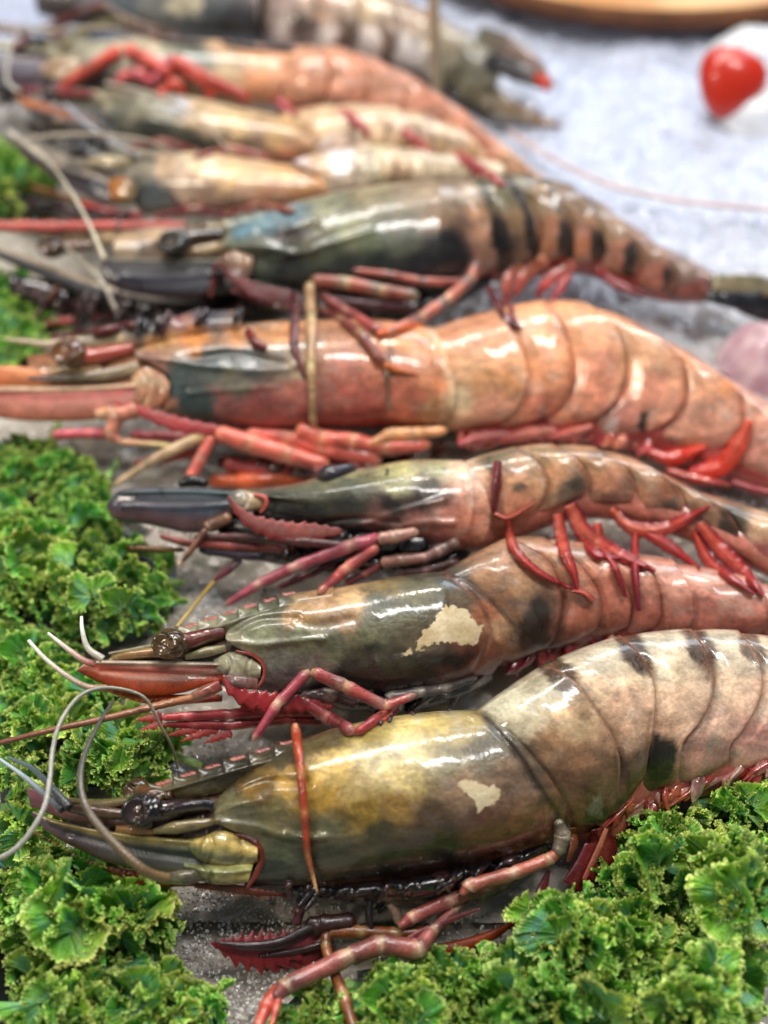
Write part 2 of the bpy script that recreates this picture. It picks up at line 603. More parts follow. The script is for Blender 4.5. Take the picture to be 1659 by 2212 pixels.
def blade(pr, pts, wpx, T, col, col2=None, name='pleopod', serr=0, off=0.3, mat=None, ns=40, nt=14, label=None, edge=None,
          rest=True, mb=None, serr2=None, lift=0.1, zmin=0.25, ridge=0.0):
    """flat tapering plate along a centre line; wpx half widths; serr teeth on the margins"""
    own = mb is None
    q = resample([p[:2] for p in pts], ns)
    w = np.interp(np.linspace(0, 1, ns), np.linspace(0, 1, len(wpx)), wpx)
    d = np.gradient(q, axis=0); d /= np.linalg.norm(d, axis=1)[:, None] + 1e-9
    nrm = np.stack([d[:, 1], -d[:, 0]], 1)
    flip = 1.0
    if nrm[:, 1].mean() > 0: flip = -1.0       # 'top' curve above
    po = [p[2] if len(p) > 2 else off for p in pts]
    offs = np.interp(np.linspace(0, 1, ns), np.linspace(0, 1, len(po)), po)
    if rest:
        offs = np.array([pr.rest(q[i, 0], q[i, 1], offs[i], lift, zmin) for i in range(ns)])
        for _ in range(4):
            offs = np.maximum(offs, np.convolve(np.r_[offs[0], offs, offs[-1]], [0.25, 0.5, 0.25], 'valid'))
    k = np.arange(ns)
    t1 = 1 + (serr * ((k * 0.19) % 1.0) ** 1.5 * 1.6 if serr else 0)
    t2 = 1 + ((serr if serr2 is None else serr2) * ((k * 0.17 + 0.4) % 1.0) ** 1.5 * 1.6 if serr else 0)
    top = q + nrm * flip * (w * t1)[:, None]; bot = q - nrm * flip * (w * t2)[:, None]
    c0 = lin(col); c1 = lin(col2 if col2 is not None else col); ce = lin(edge) if edge is not None else None

    def cm(c, s, t):
        out = c0 * (1 - s[..., None]) + c1 * s[..., None]
        if ce is not None:
            e = smooth(np.abs(t - 0.5) * 2, 0.35, 0.8)[..., None]
            out = out * (1 - e) + ce * e
        return out * (1 + 0.2 * fbm(s * 14, t * 5, 3)[..., None])
    mb = mb or MB()
    rd = [(q, ridge, 3.0)] if ridge else ()
    shell(pr, mb, top, bot, None, None, [T * 0.4, T, T, T * 0.3], ns, nt, col=lin(col), off0=offs, curve=False, colmul=cm, ridges=rd,
          full=0.6)
    if own:
        o = mb.build(name, mat or M_PLATE, pr.root, pr.base)
        if label: o['label'] = label
        return o


def eye(pr, cx, cy, rpx, col, stalk, scol, seed=0, off=0.4, wr=0.16, squash=0.85):
    """shrivelled stalked eye"""
    o = pr.rest(cx, cy, off, rpx / pxcm(pr.Q(cx, cy, off)) * 0.6)
    c = pr.Q(cx, cy, o)
    r = rpx / pxcm(c)
    nu, nv = 64, 40
    u = np.linspace(0, 2 * math.pi, nu, endpoint=False); v = np.linspace(0.02, math.pi - 0.02, nv)
    U, Vv = np.meshgrid(u, v)
    d = np.stack([np.sin(Vv) * np.cos(U), np.sin(Vv) * np.sin(U), np.cos(Vv)], -1)
    rng = np.random.RandomState(seed)
    k = np.zeros(U.shape)
    for _ in range(4):           # creases of the collapsed cornea
        ax = rng.normal(size=3) * [1, 0.5, 0.5]; ax /= np.linalg.norm(ax)
        pos = rng.uniform(-0.5, 0.7)
        m = d @ ax - pos + 0.10 * np.sin(2 * U + rng.uniform(0, 6))
        k += 0.8 * np.exp(-(m / 0.07) ** 2)
    vd = np.array([-0.35, -0.55, 0.75]); vd /= np.linalg.norm(vd)
    ang = np.arctan2(d[..., 0], d[..., 1] + 0.3)
    dent = np.exp(-((1 - d @ vd) / (0.20 + 0.05 * np.sin(3 * ang + seed))) ** 4)
    rr = r * (1 - wr * np.clip(k, 0, 1.5) - 0.38 * dent + wr * 0.5 * np.exp(-((d @ vd - 0.72) / 0.08) ** 2))
    X = c + d * rr[..., None] * np.array([1.08, 1, squash])
    mb = MB()
    cc = lin(col) * (1 - 0.5 * np.clip(k, 0, 1)[..., None]) + lin((120, 85, 60)) * (0.25 * dent[..., None])
    mb.add(X, grid_faces(nv, nu, True), cc.reshape(-1, 3))
    e = mb.build('eye', M_EYE, pr.root, pr.base)
    q = resample([(cx, cy)] + list(stalk), 20)
    oo = np.linspace(o - 0.1, 0.25, 20)
    Y = np.array([pr.Q(a, b, max(z, pr.rest(a, b, z, 0.02))) for (a, b), z in zip(q, oo)])
    mb = MB()
    ss = np.linspace(0, 1, 20)[:, None]
    tube(mb, Y, np.linspace(r * 0.62, r * 0.40, 20), lin(scol) * (1 - ss * 0.4), 12)
    mb.build('eye_stalk', M_FLESH, e, pr.base)
    return e


def abdomen(pr, mb, edges, T, lobe=14, over=12, rimcol=None, ns=26, nt=44, bandcol=None):
    for i in range(len(edges) - 1):
        f = np.array(edges[i], float); r = np.array(edges[i + 1], float)
        f = f.copy(); f[:, 0] -= over
        f[0, 1] += 6
        tp = [f[0], (f[0] + r[0]) / 2 + [0, -3], r[0]]
        m = (f[-1] + r[-1]) / 2
        dd = r[-1] - f[-1]
        nn = np.array([-dd[1], dd[0]]) / (np.linalg.norm(dd) + 1e-6)
        if nn[1] < 0: nn = -nn
        bt = [f[-1], m + nn * lobe, r[-1]]
        a, b = T[i], T[i + 1]

        def cm(c, s, t, i=i):
            if rimcol is not None:
                e = (smooth(s, 0.955, 0.99) * 0.55)[..., None]
                c = c * (1 - e) + lin(rimcol) * e
            return c
        shell(pr, mb, tp, bt, f, r, [a * 0.80, a * 0.93, (a + b) / 2 * 1.03, b * 1.06, b * 1.06, b * 1.08], ns, nt, colmul=cm, full=0.8)


def core(pr, mb, top, bot, T, col):
    c = lin(col)
    shell(pr, mb, top, bot, None, None, T, 60, 24, col=lambda x, y: c * (1 + 0.35 * fbm(x / 14, y / 10, pr.seed + 5)[..., None]))


def finish(pr, mb, name='body'):
    BODIES.append(mb.bvh())
    return mb.build(name, M_BODY, pr.root, pr.base)


def flakes(*polys):
    def f(x, y):
        out = np.full(x.shape, -2.0)
        for poly, soft in polys:
            out = np.maximum(out, sdf(x, y, poly) / soft + 0.5)
        return np.clip(out, -2, 3)
    return f


def teeth(a, b, n, h, lean=-0.5):
    """saw-toothed rostral crest from a to b (px)"""
    a = np.array(a, float); b = np.array(b, float)
    out = []
    d = (b - a) / n
    nn = np.array([d[1], -d[0]]) / np.linalg.norm(d)
    if nn[1] > 0: nn = -nn
    for i in range(n):
        p = a + d * i
        out += [tuple(p), tuple(p + d * 0.10 + nn * h), tuple(p + d * 0.22 + nn * h * 0.5), tuple(p + d * 0.55)]
    out.append(tuple(b))
    return out
# ------------------------------------------------------------------ prawn A: the big one in front
A = Prawn('largest front prawn, olive and cream shell with brown bands, resting on kale', [
    (60, 1735, 2.6), (270, 1770, 2.6), (470, 1800, 2.5), (620, 1765, 2.4), (900, 1725, 2.4), (1100, 1700, 2.4), (1250, 1640, 2.4), (1400, 1560, 2.3), (1560, 1510, 2.2),
    (1700, 1500, 2.0), (1900, 1500, 1.6), (2150, 1520, 1.2)], 40, 11, swatch=[
    (500, 1655, (66, 60, 36)), (600, 1625, (78, 70, 40)), (700, 1600, (104, 88, 44)), (800, 1580, (168, 148, 84)), (920, 1565, (190, 168, 104)), (1010, 1565, (172, 152, 100)),
    (560, 1700, (120, 92, 40)), (640, 1700, (190, 150, 68)), (720, 1660, (206, 176, 104)), (800, 1640, (212, 196, 148)), (900, 1620, (206, 190, 142)), (860, 1690, (196, 176, 120)),
    (970, 1640, (160, 150, 118)), (1040, 1620, (122, 112, 88)), (1000, 1700, (168, 138, 110)), (1090, 1680, (142, 116, 94)), (1140, 1720, (150, 112, 88)), (760, 1700, (198, 172, 112)), (700, 1720, (188, 150, 70)), (780, 1750, (160, 130, 58)), (860, 1740, (150, 118, 62)),
    (600, 1760, (138, 128, 84)), (520, 1760, (120, 116, 84)), (540, 1800, (116, 116, 86)), (700, 1790, (120, 118, 84)), (620, 1840, (98, 104, 76)), (600, 1890, (62, 70, 54)), (720, 1860, (82, 82, 58)), (740, 1900, (50, 48, 38)),  # dark green low on the flank includes the shade of its curving under
    (820, 1800, (92, 86, 58)), (850, 1860, (58, 54, 40)), (940, 1780, (106, 84, 62)), (950, 1830, (68, 50, 38)), (930, 1880, (84, 52, 42)), (1040, 1790, (120, 80, 60)), (1050, 1850, (112, 60, 48)),
    (1130, 1780, (126, 78, 58)), (1130, 1830, (96, 52, 40)), (1180, 1780, (150, 104, 82)), (1205, 1720, (146, 110, 84)), (1210, 1770, (150, 112, 88)), (1090, 1590, (120, 112, 90)), (1150, 1650, (116, 98, 80)),
    (1090, 1510, (192, 186, 160)), (1130, 1560, (190, 178, 150)), (1180, 1480, (180, 170, 142)), (1240, 1560, (196, 166, 128)), (1190, 1610, (168, 130, 96)), (1250, 1650, (160, 118, 88)),
    (1270, 1700, (112, 82, 60)), (1250, 1760, (140, 92, 70)), (1320, 1700, (130, 98, 76)), (1300, 1770, (84, 62, 50)), (1230, 1690, (130, 92, 68)),
    (1290, 1430, (192, 180, 156)), (1290, 1490, (214, 186, 156)), (1350, 1530, (206, 168, 140)), (1350, 1600, (186, 146, 116)), (1340, 1650, (120, 92, 66)), (1360, 1690, (96, 70, 50)),
    (1420, 1400, (192, 180, 156)), (1440, 1450, (214, 192, 162)), (1460, 1520, (214, 180, 152)), (1440, 1580, (196, 156, 128)), (1400, 1650, (110, 84, 62)),
    (1560, 1420, (194, 180, 156)), (1560, 1480, (212, 184, 156)), (1550, 1560, (210, 172, 150)), (1540, 1630, (190, 140, 126)), (1640, 1420, (190, 172, 146)), (1650, 1500, (214, 178, 152)), (1630, 1600, (206, 152, 138)),
    (1800, 1450, (200, 170, 140)), (1800, 1560, (200, 150, 130)), (2000, 1500, (150, 110, 80))], warp=16, blotches=[
    (1208, 1462, 62, 26, 38, (88, 58, 32), 0.95), (1368, 1404, 66, 30, 52, (80, 52, 30), 0.95), (1512, 1400, 62, 26, 60, (84, 54, 32), 0.92), (1622, 1396, 54, 22, 62, (92, 62, 38), 0.85), (1250, 1515, 50, 22, 50, (140, 104, 70), 0.5), (1530, 1450, 12, 30, -30, (130, 84, 60), 0.5),
    (1425, 1640, 34, 62, 12, (34, 30, 20), 0.95), (1290, 1775, 26, 40, 10, (50, 38, 28), 0.8), (1287, 1737, 14, 26, 12, (140, 132, 110), 0.95), (1340, 1640, 14, 50, 10, (70, 54, 38), 0.6),
    (1545, 1612, 16, 26, 30, (176, 160, 140), 0.6), (560, 1690, 60, 12, -18, (150, 112, 40), 0.5), (1085, 1585, 60, 12, 40, (96, 88, 70), 0.6)],
    lines=[([(1044, 1541), (1082, 1586), (1122, 1632), (1160, 1690), (1200, 1750), (1214, 1790)], 7, (52, 40, 28), 0.85), ([(1120, 1600), (1170, 1650), (1210, 1700), (1236, 1760)], 5, (70, 48, 36), 0.6), ([(620, 1915), (860, 1895), (1000, 1872), (1180, 1815)], 6, (120, 70, 40), 0.5), ([(1181, 1437), (1241, 1471), (1294, 1541), (1330, 1606), (1337, 1670), (1325, 1745)], 4, (120, 84, 50), 0.6),
    ([(1341, 1374), (1386, 1418), (1414, 1487), (1402, 1562), (1390, 1640)], 4, (150, 100, 66), 0.6), ([(1493, 1359), (1528, 1412), (1541, 1476), (1516, 1550), (1476, 1605)], 4, (150, 96, 66), 0.6), ([(1597, 1363), (1636, 1423), (1641, 1500), (1606, 1570)], 4, (160, 110, 80), 0.5)])
A.sat = 1.04
mbA = MB()
A_front = [(470, 1722), (462, 1750), (466, 1776), (505, 1795), (545, 1812), (560, 1850), (548, 1886), (528, 1914)]
A_rear = [(1042, 1539), (1108, 1588), (1162, 1648), (1200, 1700), (1226, 1750), (1232, 1792)]
shell(A, mbA, [(470, 1722), (520, 1672), (580, 1632), (640, 1602), (720, 1575), (820, 1553), (920, 1540), (1000, 1535), (1042, 1539)],
      [(528, 1914), (620, 1922), (720, 1924), (860, 1906), (1000, 1882), (1110, 1856), (1190, 1822), (1232, 1792)], A_front, A_rear,
      [0.75, 1.15, 1.55, 1.8, 1.95, 2.05, 2.05, 1.95, 1.8, 1.68], 220, 110,
      ridges=[([(466, 1776), (540, 1785), (640, 1812), (700, 1806)], 0.10, 9), ([(466, 1752), (520, 1735), (560, 1730)], 0.07, 8), ([(620, 1798), (700, 1812), (790, 1800)], 0.05, 8),
              ([(1047, 1545), (1082, 1590), (1125, 1640), (1152, 1690), (1172, 1745), (1172, 1800)], -0.10, 7), ([(560, 1660), (660, 1622), (780, 1590)], -0.05, 8),
              ([(470, 1735), (520, 1712), (580, 1690), (660, 1690)], -0.12, 12), ([(600, 1920), (860, 1890), (1000, 1868), (1150, 1820)], -0.05, 6), ([(730, 1745), (800, 1770), (940, 1790)], 0.04, 16)],
      flake=flakes(([(977, 1686), (1010, 1679), (1036, 1690), (1060, 1694), (1087, 1706), (1086, 1720), (1075, 1740), (1058, 1746), (1031, 1764), (1024, 1735), (1012, 1722), (988, 1704)], 20),
                   ([(1000, 1556), (1034, 1540), (1040, 1550), (1010, 1566)], 34), ([(905, 1850), (911, 1848), (913, 1855), (908, 1858)], 9), ([(640, 1888), (662, 1880), (664, 1886)], 26)))
# rostrum with its crest of teeth
shell(A, mbA, [(268, 1728)] + teeth((318, 1704), (640, 1600), 6, 13)[0:] + [(720, 1577)],
      [(268, 1731), (347, 1726), (430, 1722), (520, 1704), (640, 1660), (720, 1640)], None, None, [0.06, 0.16, 0.28, 0.55, 1.0], 150, 26, off0=[0.0, 0.05, 0.1, 0.1, 0.0], curve=False,
      ridges=[([(300, 1725), (420, 1690), (560, 1650), (660, 1625)], 0.09, 5)])
E = [
    [(1030, 1540), (1090, 1585), (1150, 1645), (1190, 1705), (1205, 1750), (1212, 1785)],
    [(1180, 1432), (1241, 1471), (1294, 1541), (1330, 1606), (1340, 1670), (1325, 1745), (1287, 1800)],
    [(1340, 1372), (1386, 1418), (1416, 1487), (1412, 1560), (1402, 1620), (1392, 1680), (1360, 1716)],
    [(1493, 1357), (1530, 1412), (1545, 1476), (1520, 1550), (1476, 1605), (1464, 1680), (1430, 1708)],
    [(1595, 1361), (1640, 1423), (1645, 1500), (1610, 1570), (1577, 1610), (1572, 1645), (1532, 1668)],
    [(1700, 1380), (1745, 1440), (1750, 1500), (1720, 1560), (1690, 1600), (1670, 1640), (1640, 1650)],
    [(1800, 1405), (1840, 1460), (1845, 1510), (1820, 1560), (1800, 1590), (1780, 1620), (1760, 1630)],
    [(1960, 1450), (1975, 1480), (1980, 1510), (1975, 1540), (1970, 1560), (1960, 1575), (1950, 1585)]]
abdomen(A, mbA, E, [1.72, 1.8, 1.72, 1.6, 1.5, 1.35, 1.2, 0.8], lobe=12, over=14, rimcol=(150, 104, 76))
core(A, mbA, [(1120, 1620), (1300, 1500), (1500, 1420), (1700, 1430), (1900, 1480)], [(1220, 1806), (1310, 1830), (1400, 1765), (1500, 1728), (1620, 1700), (1760, 1668), (1920, 1590)], [0.6, 1.2, 1.2, 1.0, 0.6], (196, 104, 96))

# ------------------------------------------------------------------ prawn B: second from the front, big cream flake
B = Prawn('second prawn from the front, olive shell with one large peeled cream patch behind the head', [
    (160, 1460, 2.6), (350, 1440, 2.6), (500, 1440, 2.5), (650, 1395, 2.4), (800, 1375, 2.3), (960, 1350, 2.2), (1070, 1310, 2.0), (1200, 1270, 1.7), (1350, 1260, 1.6), (1500, 1280, 1.5), (1680, 1320, 1.4), (1900, 1370, 1.2)], 40, 23, swatch=[
    (600, 1300, (92, 92, 62)), (560, 1340, (112, 112, 76)), (640, 1330, (176, 136, 84)), (700, 1300, (180, 136, 88)), (760, 1300, (196, 156, 104)), (740, 1340, (150, 116, 80)), (830, 1270, (132, 112, 62)), (900, 1265, (104, 96, 56)), (960, 1260, (84, 84, 60)),
    (820, 1310, (96, 98, 74)), (880, 1320, (104, 104, 72)), (560, 1380, (140, 144, 108)), (650, 1385, (132, 136, 100)), (520, 1410, (160, 150, 118)), (600, 1430, (134, 130, 116)), (680, 1440, (132, 120, 108)), (620, 1470, (100, 88, 84)),
    (720, 1390, (112, 114, 86)), (800, 1370, (116, 116, 84)), (800, 1420, (60, 62, 50)), (760, 1460, (44, 42, 36)), (860, 1440, (34, 32, 26)), (880, 1470, (52, 34, 30)), (940, 1430, (60, 40, 32)), (980, 1440, (110, 62, 46)), (1000, 1290, (112, 92, 66)),
    (1050, 1330, (172, 104, 66)), (1055, 1390, (160, 92, 60)), (1040, 1430, (140, 84, 62)), (1080, 1350, (186, 140, 96)), (1020, 1410, (130, 64, 48)), (700, 1490, (40, 34, 32)), (900, 1370, (110, 96, 70)),
    (1060, 1215, (170, 124, 86)), (1110, 1200, (184, 136, 98)), (1130, 1270, (190, 142, 100)), (1160, 1320, (90, 70, 54)), (1160, 1370, (80, 56, 48)), (1190, 1350, (130, 80, 64)), (1110, 1300, (150, 104, 72)),
    (1210, 1190, (190, 136, 100)), (1240, 1260, (192, 126, 92)), (1260, 1330, (186, 106, 80)), (1320, 1200, (196, 136, 104)), (1330, 1280, (198, 112, 84)), (1400, 1240, (200, 132, 104)), (1400, 1320, (196, 108, 88)),
    (1480, 1260, (206, 140, 116)), (1500, 1330, (200, 116, 96)), (1600, 1290, (204, 138, 114)), (1600, 1350, (180, 100, 84)), (1800, 1340, (190, 130, 100))], warp=15, blotches=[
    (1160, 1340, 34, 40, 20, (44, 36, 30), 0.8), (890, 1432, 150, 22, -6, (26, 24, 20), 0.8), (930, 1245, 60, 10, 0, (56, 62, 50), 0.6), (1385, 1290, 8, 40, -8, (160, 80, 60), 0.5), (540, 1290, 80, 10, -12, (100, 92, 60), 0.5)],
    lines=[([(962, 1236), (1010, 1275), (1046, 1320), (1060, 1370), (1044, 1420), (1010, 1470)], 6, (110, 60, 40), 0.7), ([(1000, 1250), (1060, 1300), (1110, 1350), (1130, 1400)], 5, (60, 40, 34), 0.7), ([(1102, 1160), (1185, 1218), (1209, 1297), (1198, 1361)], 4, (110, 60, 44), 0.6), ([(1177, 1164), (1249, 1222), (1293, 1290), (1290, 1340)], 4, (140, 70, 50), 0.6), ([(1262, 1176), (1333, 1237), (1358, 1297)], 4, (140, 70, 50), 0.6), ([(1360, 1194), (1413, 1252), (1424, 1318)], 4, (140, 70, 50), 0.5)])
B.sat = 0.88
mbB = MB()
B_rear = [(960, 1233), (1005, 1252), (1046, 1284), (1080, 1325), (1102, 1365), (1092, 1412), (1060, 1462)]
shell(B, mbB, [(496, 1352), (540, 1318), (600, 1298), (680, 1280), (768, 1262), (850, 1246), (960, 1233)],
      [(554, 1492), (640, 1506), (740, 1516), (850, 1512), (960, 1494), (1060, 1462)],
      [(496, 1352), (488, 1381), (520, 1402), (552, 1414), (572, 1436), (570, 1466), (554, 1492)], B_rear,
      [0.7, 1.0, 1.35, 1.55, 1.65, 1.65, 1.6, 1.5], 190, 96,
      ridges=[([(488, 1381), (560, 1392), (640, 1384), (700, 1380)], 0.09, 8), ([(500, 1372), (560, 1340), (640, 1335)], -0.09, 9), ([(960, 1238), (1010, 1275), (1046, 1320), (1056, 1370), (1040, 1420), (1010, 1470)], -0.07, 6),
              ([(640, 1345), (700, 1350), (760, 1338)], -0.08, 12)],
      flake=flakes(([(953, 1307), (988, 1302), (1010, 1311), (1023, 1329), (1031, 1345), (1045, 1350), (1039, 1377), (1026, 1396), (983, 1393), (951, 1395), (918, 1406), (875, 1420), (862, 1416), (897, 1393), (908, 1361), (934, 1338)], 22)))
shell(B, mbB, [(234, 1409), (318, 1392)] + teeth((385, 1362), (640, 1280), 6, 11) + [(720, 1268)],
      [(234, 1415), (317, 1404), (412, 1386), (500, 1366), (620, 1330), (720, 1312)], None, None, [0.05, 0.14, 0.22, 0.5, 0.9], 150, 24, off0=[0, 0.05, 0.1, 0.1, 0], curve=False,
      ridges=[([(320, 1398), (440, 1364), (560, 1325), (640, 1305)], 0.08, 5)])
abdomen(B, mbB, [
    [(955, 1236), (1000, 1252), (1040, 1284), (1070, 1325), (1084, 1365), (1078, 1400), (1060, 1440)],
    [(1101, 1157), (1187, 1215), (1213, 1297), (1202, 1361), (1185, 1395), (1150, 1412)],
    [(1176, 1160), (1251, 1220), (1297, 1290), (1295, 1340), (1285, 1365), (1262, 1372)],
    [(1262, 1172), (1335, 1235), (1362, 1297), (1360, 1335), (1355, 1355), (1335, 1362)],
    [(1359, 1190), (1415, 1250), (1428, 1318), (1420, 1345), (1410, 1358), (1390, 1366)],
    [(1455, 1208), (1492, 1275), (1500, 1330), (1490, 1350), (1480, 1360), (1465, 1368)],
    [(1640, 1250), (1655, 1290), (1658, 1330), (1655, 1350), (1650, 1362), (1640, 1372)],
    [(1800, 1300), (1806, 1330), (1808, 1350), (1806, 1365), (1800, 1376), (1790, 1385)]], [1.45, 1.55, 1.5, 1.4, 1.3, 1.15, 1.0, 0.7], lobe=9, over=12, rimcol=(150, 70, 60))
core(B, mbB, [(1060, 1280), (1200, 1220), (1400, 1230), (1600, 1280), (1760, 1310)], [(1090, 1440), (1200, 1405), (1330, 1392), (1480, 1380), (1640, 1384), (1780, 1388)], [0.5, 1.0, 1.0, 0.8, 0.5], (170, 62, 62))

# ------------------------------------------------------------------ prawn C: dark blue head
C = Prawn('prawn with dark blue head plate and a black gill mass, third from the front', [
    (230, 1090, 2.4), (400, 1095, 2.5), (520, 1100, 2.6), (700, 1100, 2.6), (850, 1090, 2.6), (1000, 1080, 2.6), (1120, 1050, 2.6), (1300, 1040, 2.5), (1450, 1080, 2.3), (1570, 1130, 2.1), (1700, 1190, 1.8), (1900, 1270, 1.4)], 42, 37, swatch=[
    (520, 1060, (96, 92, 62)), (600, 1050, (104, 104, 76)), (680, 1035, (122, 120, 84)), (760, 1020, (156, 148, 92)), (860, 1010, (172, 164, 104)), (950, 1010, (168, 162, 108)), (760, 1050, (90, 94, 70)), (680, 1070, (96, 98, 78)), (600, 1085, (70, 74, 62)),
    (860, 1045, (150, 146, 96)), (930, 1055, (90, 76, 56)), (760, 1090, (64, 66, 54)), (680, 1110, (52, 52, 46)), (850, 1090, (60, 48, 42)), (900, 1085, (72, 52, 46)), (960, 1080, (150, 100, 80)), (820, 1120, (140, 92, 84)), (900, 1120, (176, 112, 98)), (960, 1110, (198, 126, 104)),
    (1010, 1060, (212, 150, 122)), (1015, 1110, (210, 130, 96)), (1000, 1160, (190, 110, 86)), (620, 1120, (40, 40, 40)), (740, 1140, (70, 52, 50)), (990, 1010, (206, 176, 144)), (1020, 1040, (214, 170, 140)), (940, 1150, (170, 96, 84)),
    (1060, 985, (130, 112, 72)), (1090, 1040, (196, 140, 96)), (1100, 1090, (200, 128, 86)), (1060, 1130, (206, 140, 110)), (1180, 980, (170, 130, 80)), (1200, 1030, (196, 140, 92)), (1230, 1060, (120, 96, 70)),
    (1300, 990, (176, 130, 84)), (1320, 1040, (196, 130, 90)), (1330, 1080, (128, 86, 68)), (1400, 1020, (192, 136, 90)), (1430, 1070, (190, 122, 84)), (1440, 1100, (110, 80, 66)), (1500, 1070, (180, 132, 90)), (1540, 1110, (174, 126, 92)),
    (1580, 1130, (96, 82, 62)), (1580, 1165, (80, 70, 60)), (1640, 1140, (202, 160, 120)), (1640, 1200, (180, 92, 90)), (1700, 1190, (190, 130, 100)), (1850, 1240, (140, 100, 70))], warp=12, blotches=[
    (1122, 1055, 14, 12, 0, (70, 60, 50), 0.7), (1245, 1045, 22, 18, 10, (84, 72, 58), 0.7), (1575, 1130, 26, 34, 20, (74, 68, 54), 0.8), (838, 1020, 4, 9, 20, (20, 18, 14), 0.9), (834, 1041, 5, 4, 0, (20, 18, 14), 0.9),
    (1060, 1010, 10, 30, -20, (84, 74, 48), 0.7), (1440, 1100, 26, 12, -20, (70, 60, 54), 0.6)])
C.sat = 0.85
C.lines = [([(1113, 966), (1163, 1003), (1181, 1050), (1160, 1098)], 5, (84, 60, 44), 0.6), ([(1193, 960), (1249, 998), (1268, 1044)], 4, (150, 90, 60), 0.6), ([(1284, 968), (1346, 1009), (1366, 1055)], 4, (100, 66, 48), 0.6), ([(1370, 992), (1443, 1036), (1474, 1085)], 4, (120, 70, 50), 0.6), ([(1483, 1049), (1555, 1096), (1590, 1145)], 4, (90, 66, 50), 0.6)]
mbC = MB()
C_rear = [(1000, 994), (1032, 1030), (1052, 1070), (1060, 1115), (1050, 1160), (1020, 1195)]
shell(C, mbC, [(510, 1056), (570, 1054), (640, 1044), (720, 1022), (800, 1008), (890, 994), (1000, 994)],
      [(545, 1112), (620, 1134), (720, 1150), (800, 1156), (880, 1170), (960, 1192), (1020, 1195)],
      [(510, 1056), (512, 1066), (546, 1070), (574, 1078), (568, 1098), (545, 1112)], C_rear, [0.6, 0.95, 1.25, 1.45, 1.5, 1.5, 1.4, 1.3], 170, 80,
      ridges=[([(545, 1108), (640, 1130), (740, 1144), (820, 1120), (880, 1100), (960, 1080)], 0.08, 7), ([(700, 1128), (780, 1120), (860, 1128)], -0.10, 6), ([(840, 1150), (900, 1130), (980, 1130)], 0.10, 8), ([(990, 996), (1016, 1040), (1020, 1090), (1010, 1150)], 0.07, 6), ([(620, 1060), (740, 1055), (860, 1030)], 0.03, 10)])
# dark gill mass showing below the torn carapace
cg = lin((26, 24, 28))
shell(C, mbC, [(470, 1110), (560, 1108), (700, 1120), (860, 1130), (1000, 1130), (1045, 1150)], [(470, 1150), (560, 1185), (700, 1205), (860, 1222), (980, 1218), (1045, 1175)], None, None, [0.4, 0.8, 1.0, 1.0, 0.9, 0.5], 110, 50,
      col=lambda x, y: cg * (1 + 0.8 * fbm(x / 10, y / 6, 4)[..., None]), ridges=[([(600 + 60 * i, 1125), (575 + 60 * i, 1160), (560 + 60 * i, 1205)], -0.18, 7) for i in range(8)])
abdomen(C, mbC, [
    [(998, 997), (1030, 1030), (1048, 1070), (1052, 1110), (1044, 1140), (1030, 1165)],
    [(1112, 963), (1165, 1001), (1184, 1050), (1172, 1085), (1150, 1108), (1118, 1122)],
    [(1192, 957), (1251, 996), (1272, 1040), (1268, 1060), (1255, 1072), (1225, 1078)],
    [(1284, 964), (1348, 1007), (1370, 1050), (1368, 1075), (1355, 1088), (1328, 1094)],
    [(1369, 988), (1445, 1034), (1478, 1080), (1474, 1100), (1460, 1110), (1432, 1112)],
    [(1482, 1046), (1557, 1093), (1594, 1140), (1594, 1158), (1585, 1170), (1562, 1176)],
    [(1690, 1118), (1725, 1155), (1735, 1190), (1732, 1215), (1725, 1235), (1700, 1245)],
    [(1850, 1200), (1862, 1225), (1866, 1245), (1862, 1265), (1855, 1280), (1840, 1288)]], [1.15, 1.25, 1.25, 1.2, 1.1, 1.0, 0.85, 0.6], lobe=8, over=12, rimcol=(160, 84, 60))
core(C, mbC, [(1000, 1060), (1150, 1010), (1350, 1010), (1560, 1100), (1800, 1200)], [(1020, 1195), (1100, 1172), (1250, 1122), (1400, 1140), (1560, 1200), (1700, 1262), (1820, 1290)], [0.8, 1.0, 1.0, 0.85, 0.5], (206, 130, 112))

